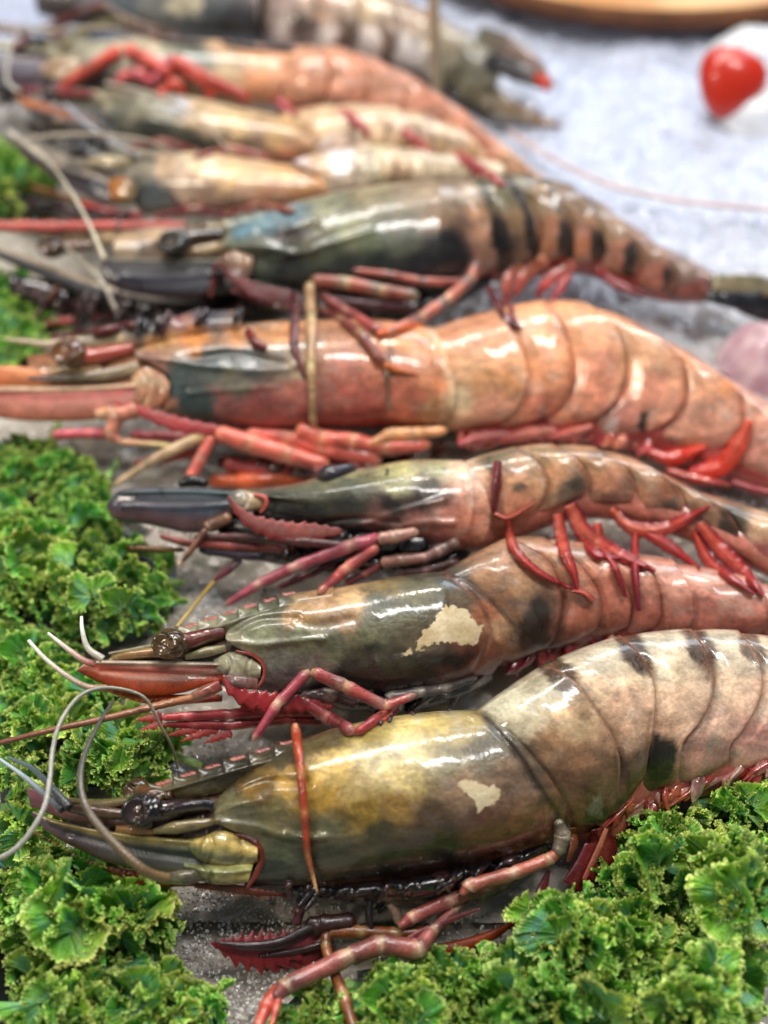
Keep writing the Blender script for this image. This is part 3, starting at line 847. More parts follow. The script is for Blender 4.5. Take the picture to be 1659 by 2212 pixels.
# ------------------------------------------------------------------ prawn D: the orange-pink one
D = Prawn('large orange pink prawn with coral legs, a dark teal patch on its cheek', [
    (0, 850, 2.4), (300, 840, 2.5), (500, 815, 2.5), (700, 810, 2.5), (900, 800, 2.4), (1050, 790, 2.3), (1200, 780, 2.2), (1350, 810, 2.1), (1500, 870, 1.9), (1680, 950, 1.6), (1900, 1060, 1.2)], 41, 41, swatch=[
    (100, 735, (186, 164, 132)), (240, 712, (110, 104, 100)), (300, 700, (96, 96, 100)), (380, 684, (150, 96, 92)), (450, 676, (90, 90, 100)), (520, 680, (120, 96, 84)), (250, 735, (170, 150, 110)), (340, 745, (190, 140, 84)), (420, 735, (206, 132, 60)), (520, 720, (196, 130, 70)), (600, 720, (206, 140, 84)), (700, 720, (190, 130, 90)), (800, 740, (196, 126, 84)), (900, 740, (216, 142, 86)),
    (330, 780, (170, 120, 100)), (400, 800, (92, 104, 104)), (380, 830, (70, 92, 90)), (460, 790, (96, 104, 96)), (540, 780, (108, 108, 104)), (600, 790, (120, 108, 92)), (640, 800, (168, 144, 110)), (400, 860, (54, 78, 78)), (440, 880, (60, 80, 76)),
    (500, 830, (120, 112, 90)), (480, 870, (150, 84, 76)), (560, 880, (170, 84, 74)), (640, 890, (190, 92, 80)), (640, 840, (186, 106, 88)), (740, 800, (182, 104, 80)), (740, 860, (192, 98, 80)), (840, 800, (206, 120, 84)), (880, 860, (206, 110, 80)),
    (800, 900, (188, 80, 66)), (930, 800, (214, 140, 96)), (945, 880, (200, 140, 90)), (950, 830, (210, 130, 84)), (350, 870, (206, 140, 110)),
    (1000, 720, (210, 140, 96)), (1000, 800, (218, 164, 118)), (990, 850, (220, 190, 150)), (1040, 820, (214, 150, 96)), (1090, 740, (218, 142, 92)), (1100, 820, (222, 152, 96)), (1060, 890, (220, 150, 120)),
    (1160, 720, (222, 152, 102)), (1180, 800, (226, 150, 100)), (1170, 870, (220, 128, 96)), (1280, 720, (226, 156, 106)), (1290, 800, (218, 140, 106)), (1250, 880, (220, 140, 106)), (1400, 760, (216, 156, 112)), (1400, 850, (216, 142, 112)),
    (1350, 900, (206, 130, 112)), (1500, 830, (214, 150, 110)), (1480, 900, (212, 146, 118)), (1600, 900, (216, 152, 124)), (1600, 960, (210, 140, 120)), (1800, 1010, (200, 140, 110))], warp=18, blotches=[
    (1395, 912, 11, 26, 22, (36, 34, 36), 0.95), (1470, 770, 26, 20, 30, (226, 150, 92), 0.7), (1575, 842, 24, 22, 30, (230, 150, 86), 0.7), (475, 780, 80, 22, -4, (84, 96, 100), 0.6), (700, 900, 120, 14, 0, (170, 66, 56), 0.6),
    (1326, 925, 18, 16, 20, (226, 206, 200), 0.8), (1445, 960, 10, 14, 20, (110, 84, 80), 0.5)], sat=0.90,
    lines=[([(936, 712), (962, 780), (972, 850), (950, 915)], 6, (236, 196, 150), 0.7), ([(1068, 672), (1118, 740), (1138, 812), (1126, 870), (1090, 905)], 5, (236, 190, 150), 0.6), ([(1176, 650), (1216, 720), (1232, 800), (1206, 880)], 5, (170, 96, 60), 0.6), ([(1262, 654), (1324, 702), (1346, 786), (1320, 870)], 5, (236, 180, 130), 0.6), ([(1366, 694), (1458, 762), (1476, 840), (1450, 910)], 5, (176, 96, 64), 0.6), ([(1486, 762), (1584, 838), (1598, 900), (1570, 960)], 5, (170, 96, 70), 0.5)])
mbD = MB()
shell(D, mbD, [(296, 752), (380, 726), (480, 706), (600, 694), (720, 690), (820, 690), (934, 706)],
      [(345, 892), (422, 916), (546, 930), (684, 930), (823, 926), (905, 928), (950, 925)],
      [(296, 752), (292, 766), (326, 782), (362, 806), (370, 836), (358, 868), (345, 892)], [(934, 706), (962, 760), (980, 815), (984, 860), (974, 900), (950, 925)],
      [0.75, 1.1, 1.45, 1.65, 1.7, 1.7, 1.65, 1.55], 170, 84,
      ridges=[([(292, 766), (360, 776), (440, 790), (560, 800), (640, 790)], 0.09, 8), ([(410, 850), (500, 842), (600, 836)], 0.05, 6), ([(420, 775), (500, 765), (560, 775), (620, 790)], -0.10, 9), ([(920, 720), (945, 800), (950, 860), (935, 915)], -0.06, 7)])
shell(D, mbD, [(8, 729), (100, 735), (198, 722), (240, 706), (262, 712), (300, 690), (322, 697), (360, 676), (384, 684), (430, 664), (450, 672), (520, 668)], [(8, 734), (100, 752), (200, 756), (298, 752), (420, 740), (520, 730)], None, None, [0.05, 0.12, 0.25, 0.5, 0.9], 110, 24, curve=False)
abdomen(D, mbD, [
    [(930, 710), (958, 760), (972, 815), (972, 860), (960, 895), (940, 920)],
    [(1069, 668), (1120, 737), (1142, 812), (1130, 860), (1105, 895), (1058, 922)],
    [(1176, 646), (1218, 716), (1236, 800), (1222, 860), (1196, 890), (1150, 912)],
    [(1262, 650), (1326, 700), (1350, 786), (1335, 850), (1305, 890), (1245, 925)],
    [(1365, 690), (1461, 759), (1480, 840), (1465, 890), (1430, 920), (1370, 945)],
    [(1485, 757), (1586, 834), (1602, 900), (1590, 940), (1560, 965), (1520, 980)],
    [(1700, 890), (1750, 940), (1760, 980), (1750, 1010), (1735, 1035), (1705, 1050)],
    [(1860, 1000), (1880, 1030), (1884, 1050), (1880, 1070), (1870, 1085), (1850, 1095)]], [1.55, 1.6, 1.55, 1.45, 1.35, 1.2, 1.0, 0.7], lobe=12, over=14, rimcol=(226, 130, 90))
core(D, mbD, [(960, 800), (1150, 730), (1350, 760), (1560, 870), (1800, 1000)], [(990, 960), (1080, 962), (1240, 958), (1400, 985), (1560, 1030), (1700, 1070), (1820, 1100)], [0.8, 1.1, 1.05, 0.85, 0.5], (190, 86, 84))

# ------------------------------------------------------------------ prawn E: dark green-black with banded tail
Ep = Prawn('dark green and black prawn with wrinkled round eye and black banded abdomen', [
    (220, 600, 2.5), (380, 585, 2.7), (500, 560, 3.0), (650, 540, 3.2), (800, 530, 3.3), (950, 515, 3.3), (1050, 490, 3.1), (1150, 475, 2.9), (1280, 490, 2.6), (1400, 540, 2.2), (1540, 612, 1.6), (1700, 650, 1.2)], 42, 53, swatch=[
    (440, 485, (150, 132, 92)), (540, 470, (140, 150, 140)), (620, 460, (130, 150, 150)), (700, 445, (150, 150, 120)), (800, 430, (150, 136, 100)), (900, 420, (156, 134, 104)), (980, 430, (150, 124, 92)), (620, 500, (96, 80, 70)), (540, 540, (96, 104, 82)), (600, 540, (84, 96, 78)),
    (680, 500, (120, 116, 78)), (760, 480, (130, 130, 88)), (860, 470, (124, 116, 86)), (940, 470, (140, 108, 78)), (700, 540, (92, 102, 74)), (800, 520, (102, 112, 80)), (880, 520, (90, 96, 74)), (960, 520, (60, 56, 50)), (620, 580, (40, 48, 46)), (720, 590, (34, 44, 40)),
    (820, 570, (44, 54, 46)), (900, 570, (34, 34, 36)), (980, 560, (24, 24, 30)), (760, 630, (22, 26, 28)), (900, 620, (26, 26, 30)), (1020, 460, (176, 128, 92)), (1045, 500, (186, 136, 104)), (1055, 560, (176, 124, 96)), (1030, 590, (180, 120, 100)), (1000, 480, (120, 90, 70)), (1015, 420, (176, 150, 124)),
    (1040, 400, (104, 96, 56)), (1080, 430, (124, 112, 66)), (1100, 480, (150, 112, 66)), (1090, 530, (80, 62, 44)), (1120, 400, (120, 102, 62)), (1170, 430, (146, 112, 70)), (1190, 500, (176, 112, 72)), (1240, 440, (150, 112, 72)), (1260, 520, (180, 112, 76)),
    (1320, 490, (158, 120, 84)), (1340, 560, (182, 112, 84)), (1400, 540, (146, 104, 76)), (1410, 600, (172, 100, 80)), (1480, 590, (140, 104, 82)), (1500, 625, (150, 80, 72)), (1560, 620, (90, 76, 62)), (1650, 640, (40, 40, 44))], warp=11, blotches=[
    (1084, 530, 24, 78, -8, (26, 22, 22), 0.95), (1148, 505, 17, 62, -10, (28, 22, 20), 0.92), (1222, 522, 19, 54, -4, (26, 22, 20), 0.92), (1288, 532, 19, 42, 0, (28, 24, 22), 0.9), (1362, 566, 17, 46, 6, (24, 20, 20), 0.93), (1440, 600, 12, 34, 4, (40, 32, 28), 0.8), (1125, 430, 12, 66, -28, (40, 32, 22), 0.85),
    (1200, 430, 7, 60, -34, (52, 40, 26), 0.75), (1050, 420, 9, 40, -30, (46, 42, 28), 0.7), (1275, 440, 6, 50, -34, (84, 60, 40), 0.5), (590, 480, 95, 26, -16, (96, 146, 170), 0.5), (520, 505, 30, 12, -20, (90, 150, 180), 0.4), (625, 505, 48, 14, -12, (76, 60, 54), 0.9),
    (960, 545, 60, 50, 0, (22, 24, 30), 0.6)])
Ep.sat = 0.9
mbE = MB()
shell(Ep, mbE, [(486, 505), (540, 478), (600, 450), (680, 426), (760, 408), (850, 396), (930, 390), (1004, 390)],
      [(541, 606), (620, 636), (720, 656), (820, 662), (920, 646), (1000, 620), (1062, 590)],
      [(486, 505), (481, 528), (510, 545), (546, 554), (552, 572), (541, 606)], [(1004, 390), (1042, 430), (1070, 490), (1080, 540), (1076, 570), (1062, 590)],
      [0.6, 1.0, 1.35, 1.55, 1.65, 1.65, 1.6, 1.5], 180, 90,
      ridges=[([(481, 528), (560, 530), (640, 546), (700, 530), (800, 500)], 0.08, 8), ([(585, 562), (640, 548), (680, 540)], 0.05, 5), ([(560, 500), (620, 510), (680, 490)], -0.10, 9), ([(985, 395), (1018, 450), (1034, 510), (1030, 560), (1010, 600)], -0.08, 6), ([(500, 510), (600, 470), (760, 420)], -0.04, 6)])
shell(Ep, mbE, [(330, 520), (380, 504)] + teeth((410, 494), (620, 448), 6, 8) + [(680, 430)], [(330, 525), (400, 520), (486, 512), (600, 480), (680, 460)], None, None, [0.05, 0.14, 0.3, 0.6, 0.9], 110, 22, curve=False)
abdomen(Ep, mbE, [
    [(1002, 392), (1040, 430), (1066, 490), (1074, 540), (1072, 565), (1060, 588)],
    [(1072, 372), (1140, 426), (1166, 485), (1160, 530), (1140, 558), (1105, 582)],
    [(1148, 374), (1212, 426), (1236, 496), (1232, 535), (1218, 552), (1192, 565)],
    [(1232, 398), (1292, 470), (1302, 530), (1298, 555), (1285, 565), (1262, 572)],
    [(1312, 446), (1372, 512), (1384, 565), (1380, 590), (1370, 602), (1348, 606)],
    [(1396, 506), (1448, 560), (1462, 605), (1458, 622), (1450, 632), (1430, 636)],
    [(1528, 580), (1552, 600), (1560, 622), (1558, 636), (1550, 645), (1536, 650)],
    [(1640, 615), (1646, 628), (1648, 640), (1646, 648), (1642, 654), (1635, 658)]], [1.5, 1.5, 1.45, 1.3, 1.1, 0.95, 0.7, 0.4], lobe=8, over=12, rimcol=(40, 30, 24))
core(Ep, mbE, [(1020, 480), (1150, 440), (1320, 500), (1500, 600)], [(1060, 610), (1150, 600), (1250, 592), (1340, 622), (1430, 650), (1520, 655)], [0.8, 1.1, 0.9, 0.4], (150, 62, 60))
shell(Ep, mbE, [(480, 590), (600, 610), (760, 640), (940, 620), (1060, 590)], [(480, 625), (600, 668), (760, 706), (920, 690), (1060, 620)], None, None, [0.4, 0.9, 1.1, 1.0, 0.5], 90, 44,
      col=lambda x, y: lin((20, 22, 28)) * (1 + 0.9 * fbm(x / 10, y / 6, 9)[..., None]), ridges=[([(600 + 55 * i, 620), (585 + 55 * i, 650), (575 + 55 * i, 700)], -0.16, 6) for i in range(8)])

# ------------------------------------------------------------------ prawns F G H I J in the blurred background
for pr_, mb_, tp_, bt_, cc_ in ((A, mbA, [(150, 1752), (300, 1728), (400, 1722), (500, 1700)], [(150, 1790), (300, 1830), (420, 1880), (520, 1900)], (84, 60, 44)), (B, mbB, [(240, 1414), (340, 1396), (420, 1380), (520, 1350)], [(240, 1434), (340, 1450), (430, 1480), (530, 1480)], (110, 84, 60)),
                                (C, mbC, [(300, 1066), (400, 1062), (520, 1058)], [(300, 1100), (400, 1130), (520, 1120)], (50, 50, 56)), (D, mbD, [(60, 770), (160, 752), (260, 748), (330, 740)], [(60, 830), (160, 850), (260, 870), (340, 880)], (176, 120, 84)), (Ep, mbE, [(300, 530), (400, 512), (500, 505)], [(300, 590), (400, 610), (510, 600)], (96, 80, 66))):
    cc_ = lin(cc_)
    shell(pr_, mb_, tp_, bt_, None, None, [0.1, 0.35, 0.5, 0.6], 70, 26, off0=[-0.4, -0.3, -0.2, -0.2],
          col=lambda x, y, c=cc_: c * (1 + 0.7 * fbm(x / 9, y / 4, 88)[..., None]), ridges=[([(200 + 40 * i, 1700), (200 + 40 * i, 1900)], 0.08, 6) for i in range(8)])
for pr_, mb_ in ((A, mbA), (B, mbB), (C, mbC), (D, mbD), (Ep, mbE)):
    finish(pr_, mb_)


def far_prawn(label, line, tilt, seed, sw, blot, car, ros, segs, T, corep, corecol, rim):
    p = Prawn(label, line, tilt, seed, swatch=sw, warp=26, sat=0.74, blotches=blot)
    mb = MB()
    top, bot, fr, re, CT = car
    shell(p, mb, top, bot, fr, re, CT, 110, 56)
    if ros: shell(p, mb, ros[0], ros[1], None, None, [0.05, 0.15, 0.4, 0.8], 80, 18, curve=False)
    if segs: abdomen(p, mb, segs, T, lobe=6, over=8, rimcol=rim, ns=18, nt=34)
    if corep: core(p, mb, corep[0], corep[1], [0.4, 0.8, 0.8, 0.4], corecol)
    finish(p, mb)
    return p


F_ = far_prawn('prawn with dark eye and red edged beak, its body hidden behind the dark green prawn', [(-40, 570, 2.0), (200, 560, 2.0), (400, 550, 1.9), (700, 520, 1.6), (900, 500, 1.5)], 42, 61, [
    (50, 510, (196, 164, 120)), (200, 515, (204, 170, 120)), (300, 520, (190, 150, 104)), (360, 560, (96, 90, 78)), (300, 590, (60, 60, 60)), (420, 600, (50, 50, 52)), (500, 520, (120, 100, 80))], [],
    ([(250, 500), (320, 490), (420, 484), (560, 480), (700, 470)], [(290, 620), (360, 640), (460, 650), (580, 640), (700, 600)], [(250, 500), (245, 540), (270, 580), (290, 620)], None, [0.6, 1.0, 1.2, 1.1, 0.8]),
    ([(-30, 478), (60, 476), (150, 480), (250, 478), (330, 480), (400, 478)], [(-30, 500), (60, 505), (150, 520), (250, 530), (400, 520)]), None, None, None, None, None)
G = far_prawn('pale cream prawn with a black eye, its tail striped brown, behind the dark green prawn', [(20, 330, 2.2), (200, 370, 2.2), (330, 395, 2.2), (500, 405, 2.2), (680, 400, 2.0), (850, 380, 1.8), (1000, 370, 1.5)], 44, 67, [
    (230, 370, (96, 104, 104)), (300, 350, (150, 140, 116)), (340, 420, (84, 100, 104)), (360, 360, (196, 160, 120)), (420, 350, (222, 190, 140)), (480, 360, (224, 176, 110)), (560, 370, (220, 170, 100)), (620, 390, (222, 160, 84)), (400, 400, (196, 160, 130)),
    (430, 440, (176, 130, 100)), (360, 455, (120, 116, 104)), (520, 420, (206, 160, 124)), (600, 430, (214, 150, 104)), (670, 420, (224, 150, 76)), (740, 340, (206, 180, 150)), (800, 360, (214, 196, 150)), (740, 390, (220, 190, 160)), (850, 380, (200, 160, 110)), (950, 370, (214, 190, 150))],
    [(404, 436, 36, 10, 10, (70, 44, 50), 0.7), (735, 345, 26, 30, 10, (226, 214, 222), 0.85), (655, 352, 20, 14, 0, (220, 206, 216), 0.7), (442, 356, 14, 9, 0, (236, 226, 200), 0.8), (500, 440, 60, 10, 0, (120, 84, 80), 0.5), (790, 360, 8, 40, 0, (120, 84, 70), 0.6), (850, 375, 8, 30, 0, (120, 84, 64), 0.6), (560, 345, 60, 10, 10, (206, 150, 96), 0.6)],  # pale blotches: ice chips and whitish highlights painted onto the shell
    ([(270, 345), (340, 330), (440, 330), (540, 342), (620, 356), (684, 372)], [(286, 440), (320, 466), (420, 466), (520, 460), (620, 448), (690, 430)], [(270, 345), (262, 380), (290, 405), (286, 440)], [(684, 372), (702, 395), (702, 415), (690, 430)], [0.6, 1.0, 1.3, 1.35, 1.3, 1.2]),
    ([(110, 315), (160, 300), (200, 312), (240, 300), (290, 318), (340, 326)], [(110, 320), (180, 340), (260, 352), (340, 350)]),
    [[(640, 340), (670, 365), (704, 395), (695, 420), (685, 430)], [(740, 320), (762, 355), (764, 385), (755, 410), (740, 425)], [(800, 310), (822, 345), (824, 375), (815, 400), (800, 415)], [(860, 315), (882, 345), (884, 372), (875, 392), (860, 405)],
     [(930, 325), (952, 350), (955, 370), (945, 388), (930, 398)], [(1000, 335), (1015, 355), (1018, 370), (1010, 385), (1000, 392)], [(1080, 350), (1090, 362), (1092, 374), (1088, 384), (1080, 390)]], [1.4, 1.4, 1.35, 1.2, 1.05, 0.8, 0.5],
    ([(690, 370), (850, 350), (1000, 360)], [(690, 450), (850, 430), (1000, 400)]), (214, 180, 150), (140, 100, 84))
H = far_prawn('tan and olive prawn, third from the back, between two paler ones', [(30, 220, 2.2), (200, 250, 2.2), (400, 265, 2.2), (660, 300, 2.1), (850, 310, 1.9), (1000, 330, 1.6), (1100, 350, 1.4)], 44, 71, [
    (150, 215, (150, 140, 104)), (230, 220, (160, 148, 112)), (300, 250, (160, 150, 120)), (260, 240, (120, 120, 100)), (360, 240, (176, 170, 150)), (440, 245, (206, 170, 120)), (520, 270, (206, 170, 110)), (600, 290, (216, 170, 100)), (340, 290, (84, 90, 76)), (430, 310, (84, 88, 70)),
    (500, 320, (120, 116, 88)), (560, 310, (150, 110, 88)), (620, 330, (206, 130, 92)), (660, 320, (196, 140, 76)), (720, 270, (214, 180, 130)), (740, 320, (206, 176, 156)), (800, 280, (214, 180, 140)), (860, 320, (206, 170, 130)), (960, 320, (212, 180, 140)), (1040, 340, (214, 170, 120))],
    [(385, 236, 30, 12, 10, (196, 200, 216), 0.8), (700, 310, 22, 18, 0, (222, 210, 214), 0.8), (520, 300, 90, 9, 10, (110, 104, 80), 0.6), (300, 268, 40, 12, 8, (76, 90, 80), 0.7), (420, 290, 60, 10, 14, (90, 96, 76), 0.6), (850, 270, 7, 36, 0, (160, 110, 90), 0.5), (920, 290, 7, 36, 0, (160, 110, 90), 0.5)],  # pale blotches here too are ice chips and painted highlights
    ([(230, 212), (300, 198), (420, 210), (520, 232), (600, 250), (652, 282)], [(250, 290), (330, 315), (440, 335), (540, 348), (620, 352), (672, 345)], [(230, 212), (222, 240), (250, 262), (250, 290)], [(652, 282), (676, 300), (684, 325), (672, 345)], [0.6, 1.0, 1.25, 1.3, 1.25, 1.15]),
    ([(60, 196), (110, 200), (160, 190), (220, 196), (300, 196)], [(60, 202), (130, 225), (220, 235), (300, 230)]),
    [[(610, 240), (640, 280), (682, 320), (676, 345), (660, 360)], [(720, 225), (752, 262), (760, 300), (750, 330), (735, 345)], [(790, 222), (822, 258), (830, 292), (820, 318), (806, 332)], [(860, 232), (892, 262), (900, 292), (890, 312), (876, 325)],
     [(930, 250), (958, 278), (966, 302), (956, 320), (942, 332)], [(1000, 280), (1022, 302), (1030, 322), (1022, 336), (1010, 345)], [(1080, 325), (1094, 340), (1098, 352), (1094, 362), (1086, 368)]], [1.3, 1.35, 1.3, 1.15, 1.0, 0.75, 0.5],
    ([(670, 300), (850, 270), (1000, 300)], [(670, 370), (850, 350), (1000, 350)]), (220, 190, 170), (176, 120, 96))
I = far_prawn('orange prawn with coral red bent legs, second from the back', [(0, 150, 2.3), (160, 150, 2.3), (350, 150, 2.3), (580, 155, 2.2), (750, 170, 2.1), (900, 230, 1.9), (1050, 330, 1.6), (1180, 400, 1.3)], 44, 79, [
    (0, 100, (170, 160, 120)), (120, 105, (170, 160, 124)), (200, 110, (176, 168, 140)), (300, 95, (196, 176, 140)), (400, 110, (150, 150, 120)), (430, 130, (110, 116, 96)), (480, 110, (206, 160, 110)), (540, 120, (216, 150, 96)), (560, 170, (220, 140, 80)), (480, 170, (196, 170, 120)),
    (400, 170, (170, 160, 116)), (300, 160, (140, 130, 104)), (60, 150, (60, 66, 84)), (200, 160, (90, 60, 66)), (620, 130, (218, 150, 104)), (650, 180, (222, 146, 104)), (720, 150, (218, 140, 96)), (760, 200, (222, 140, 106)), (830, 180, (214, 140, 104)), (860, 230, (220, 150, 120)), (930, 230, (206, 130, 96)),
    (960, 300, (226, 150, 110)), (1030, 300, (206, 126, 90)), (1050, 370, (200, 110, 96)), (1100, 350, (214, 150, 96))], [(420, 120, 30, 26, 0, (110, 120, 104), 0.6)],
    ([(110, 110), (200, 88), (320, 80), (440, 84), (520, 92), (585, 104)], [(150, 190), (240, 205), (340, 214), (440, 220), (520, 228), (590, 226)], [(110, 110), (100, 140), (130, 165), (150, 190)], [(585, 104), (604, 135), (610, 180), (590, 226)], [0.6, 1.0, 1.3, 1.35, 1.3, 1.2]),
    ([(-60, 84), (30, 90), (110, 84), (200, 84)], [(-60, 90), (40, 120), (110, 126), (200, 120)]),
    [[(580, 106), (602, 135), (610, 170), (606, 200), (592, 222)], [(668, 96), (698, 130), (708, 170), (700, 205), (680, 228)], [(744, 102), (780, 140), (792, 180), (784, 215), (762, 236)], [(820, 128), (858, 165), (872, 205), (862, 240), (838, 258)],
     [(900, 166), (940, 205), (952, 245), (942, 278), (920, 296)], [(1000, 235), (1034, 272), (1044, 305), (1034, 330), (1015, 345)], [(1110, 330), (1136, 352), (1142, 372), (1134, 388), (1118, 396)], [(1180, 385), (1192, 396), (1196, 406), (1190, 414), (1180, 418)]], [1.2, 1.3, 1.25, 1.2, 1.05, 0.9, 0.6, 0.3],
    ([(600, 150), (800, 170), (1000, 270), (1120, 350)], [(600, 240), (760, 262), (900, 315), (1020, 370), (1120, 405)]), (206, 96, 90), (226, 140, 100))
J = far_prawn('farthest prawn, slate grey and brown with pale stripes and a dark forked tail tipped red', [(-60, -10, 2.4), (300, -20, 2.4), (550, -10, 2.3), (750, 20, 2.2), (900, 60, 1.9), (1020, 110, 1.5), (1200, 210, 1.0)], 44, 83, [
    (100, 10, (90, 80, 80)), (250, 20, (90, 104, 116)), (350, 10, (120, 124, 120)), (450, 20, (84, 92, 96)), (480, 50, (50, 50, 60)), (540, 60, (40, 44, 60)), (580, 30, (160, 130, 120)), (620, 60, (196, 176, 170)), (660, 60, (90, 60, 50)), (700, 70, (216, 200, 196)), (750, 80, (110, 76, 50)),
    (790, 90, (210, 196, 190)), (840, 100, (120, 84, 54)), (880, 110, (206, 200, 200)), (900, 40, (170, 130, 90)), (960, 90, (150, 130, 90)), (1000, 150, (120, 116, 90)), (1080, 180, (110, 110, 84)), (800, 20, (200, 170, 130)), (700, 20, (190, 150, 120))],
    [(640, 40, 10, 50, 0, (110, 72, 52), 0.6), (735, 60, 10, 50, 0, (120, 80, 50), 0.6), (825, 80, 10, 50, 0, (120, 80, 50), 0.6), (395, 12, 34, 22, 0, (206, 190, 150), 0.8)],
    ([(60, -90), (200, -100), (400, -100), (560, -80)], [(80, 30), (200, 60), (400, 84), (560, 96)], None, None, [0.9, 1.4, 1.6, 1.5]), None,
    [[(550, -82), (580, -30), (584, 30), (575, 70), (560, 92)], [(640, -70), (672, -20), (680, 40), (672, 85), (655, 104)], [(730, -50), (764, 0), (772, 55), (764, 95), (745, 116)], [(815, -25), (850, 20), (860, 70), (852, 112), (832, 134)],
     [(890, 5), (922, 50), (932, 95), (924, 135), (905, 155)], [(960, 40), (990, 85), (998, 130), (988, 170), (968, 190)], [(1060, 95), (1078, 130), (1080, 160), (1070, 190), (1050, 205)]], [1.4, 1.45, 1.4, 1.3, 1.15, 1.0, 0.6],
    ([(560, 0), (800, 40), (1000, 120)], [(560, 110), (760, 135), (900, 175), (1000, 215)]), (60, 44, 44), (90, 60, 44))
# ------------------------------------------------------------------ appendages of A
def plate(pr, top, bot, T, c0, c1, off=0.2, name='antennal_scale', ns=150, nt=30, label=None, ridge=None, band=None, lift=0.1, edge=None, rest=True, mat=None, slant=60, zmin=0.3):
    """flat outlined plate between two margins (head tip first)"""
    ctr = [((a[0] + b[0]) / 2, (a[1] + b[1]) / 2) for a, b in zip(resample(top, 12), resample(bot, 12))]
    offs = [pr.rest(x, y, off, lift, zmin) if rest else off for x, y in ctr]
    if rest:
        for _ in range(3): offs = list(np.maximum(offs, np.convolve(np.r_[offs[0], offs, offs[-1]], [0.25, 0.5, 0.25], 'valid')))
    a, b = lin(c0), lin(c1)
    bb = [(p, w, lin(c), k) for p, w, c, k in (band or [])]

    def cm(c, s, t):
        out = a * (1 - s[..., None]) + b * s[..., None]
        if edge is not None:
            e = smooth(t, 0.5, 1.0)[..., None]; out = out * (1 - e) + lin(edge) * e
        for p, w, cc, k in bb:
            e = (np.exp(-((t - p) / w) ** 2) * k)[..., None]; out = out * (1 - e) + cc * e
        # fine oblique striae over the lower half
        st = 0.5 + 0.5 * np.sin(s * slant * 6.28 * 1.1 + t * 14) if slant else 0 * s
        out = out * (1 - 0.35 * (st * smooth(t, 0.45, 0.6))[..., None])
        return out * (1 + 0.22 * fbm(s * 12, t * 6, 5)[..., None])
    mb = MB()
    shell(pr, mb, top, bot, None, None, [T * 0.3, T, T, T, T * 0.6], ns * 2, nt, col=a, off0=offs, colmul=cm, ridges=ridge or (), full=0.55)
    o = mb.build(name, mat or M_PLATE, pr.root, pr.base)
    if label: o['label'] = label
    return o


def lump(pr, pts, wpx, T, c0, c1=None, name='antenna_base', **k):
    return blade(pr, pts, wpx, T, c0, c1, name=name, mat=M_FLESH, nt=24, ns=40, **k)


# far-side scale, near-side scale
plate(A, [(58, 1700), (130, 1722), (230, 1738), (360, 1760)], [(66, 1742), (140, 1770), (240, 1786), (360, 1800)], 0.14, (140, 84, 96), (90, 66, 48), off=-0.25)
plate(A, [(72, 1752), (114, 1770), (198, 1790), (298, 1802), (400, 1812), (474, 1815)], [(66, 1758), (110, 1802), (160, 1830), (230, 1862), (340, 1886), (430, 1884), (474, 1860)], 0.26,
      (110, 56, 76), (96, 110, 74), off=0.35, ridge=[([(110, 1774), (298, 1808), (466, 1822)], 0.10, 6), ([(150, 1800), (300, 1836), (440, 1858)], -0.06, 9)],
      band=[(0.12, 0.12, (176, 156, 90), 0.85), (0.42, 0.18, (22, 36, 36), 0.9), (0.72, 0.14, (60, 70, 84), 0.5), (1.0, 0.12, (84, 26, 38), 0.7)])
plate(A, [(190, 1858), (300, 1882), (420, 1890)], [(196, 1866), (300, 1912), (420, 1915)], 0.1, (120, 50, 30), (150, 60, 30), off=0.0, label='orange lower antennal scale')
plate(A, [(404, 1812), (440, 1806), (476, 1792), (520, 1806), (556, 1830)], [(400, 1830), (430, 1858), (470, 1872), (520, 1876), (556, 1862)], 0.42, (150, 142, 80), (186, 164, 96), off=0.35, name='antenna_base', mat=M_FLESH, slant=0, zmin=0.3,
      band=[(0.25, 0.2, (206, 180, 110), 0.7), (0.75, 0.18, (64, 84, 76), 0.7)], ridge=[([(452, 1800), (462, 1835), (450, 1866)], -0.08, 5), ([(520, 1812), (526, 1850), (510, 1874)], -0.07, 5)])
plate(A, [(396, 1862), (440, 1866), (490, 1868), (548, 1862)], [(400, 1884), (440, 1906), (490, 1912), (536, 1906)], 0.42, (70, 84, 66), (190, 176, 100), off=0.5, name='antenna_base', mat=M_FLESH, slant=0,
      band=[(0.3, 0.2, (150, 160, 110), 0.6)], ridge=[([(440, 1866), (456, 1890), (450, 1910)], -0.12, 5), ([(400, 1872), (470, 1884), (540, 1880)], 0.08, 6)])
lump(A, [(360, 1897), (400, 1895), (440, 1888)], [13, 17, 14], 0.3, (96, 92, 76), (120, 112, 84), off=0.7)
blade(A, [(505, 1802), (548, 1816), (566, 1850), (552, 1890), (532, 1920)], [2, 6, 6, 7, 3], 0.06, (104, 36, 26), (124, 44, 28), name='carapace_fringe', off=0.7, lift=0.02)
blade(A, [(420, 1912), (520, 1922), (620, 1934)], [6, 10, 4], 0.12, (120, 56, 28), (96, 44, 30), name='mouthpart', off=0.3)
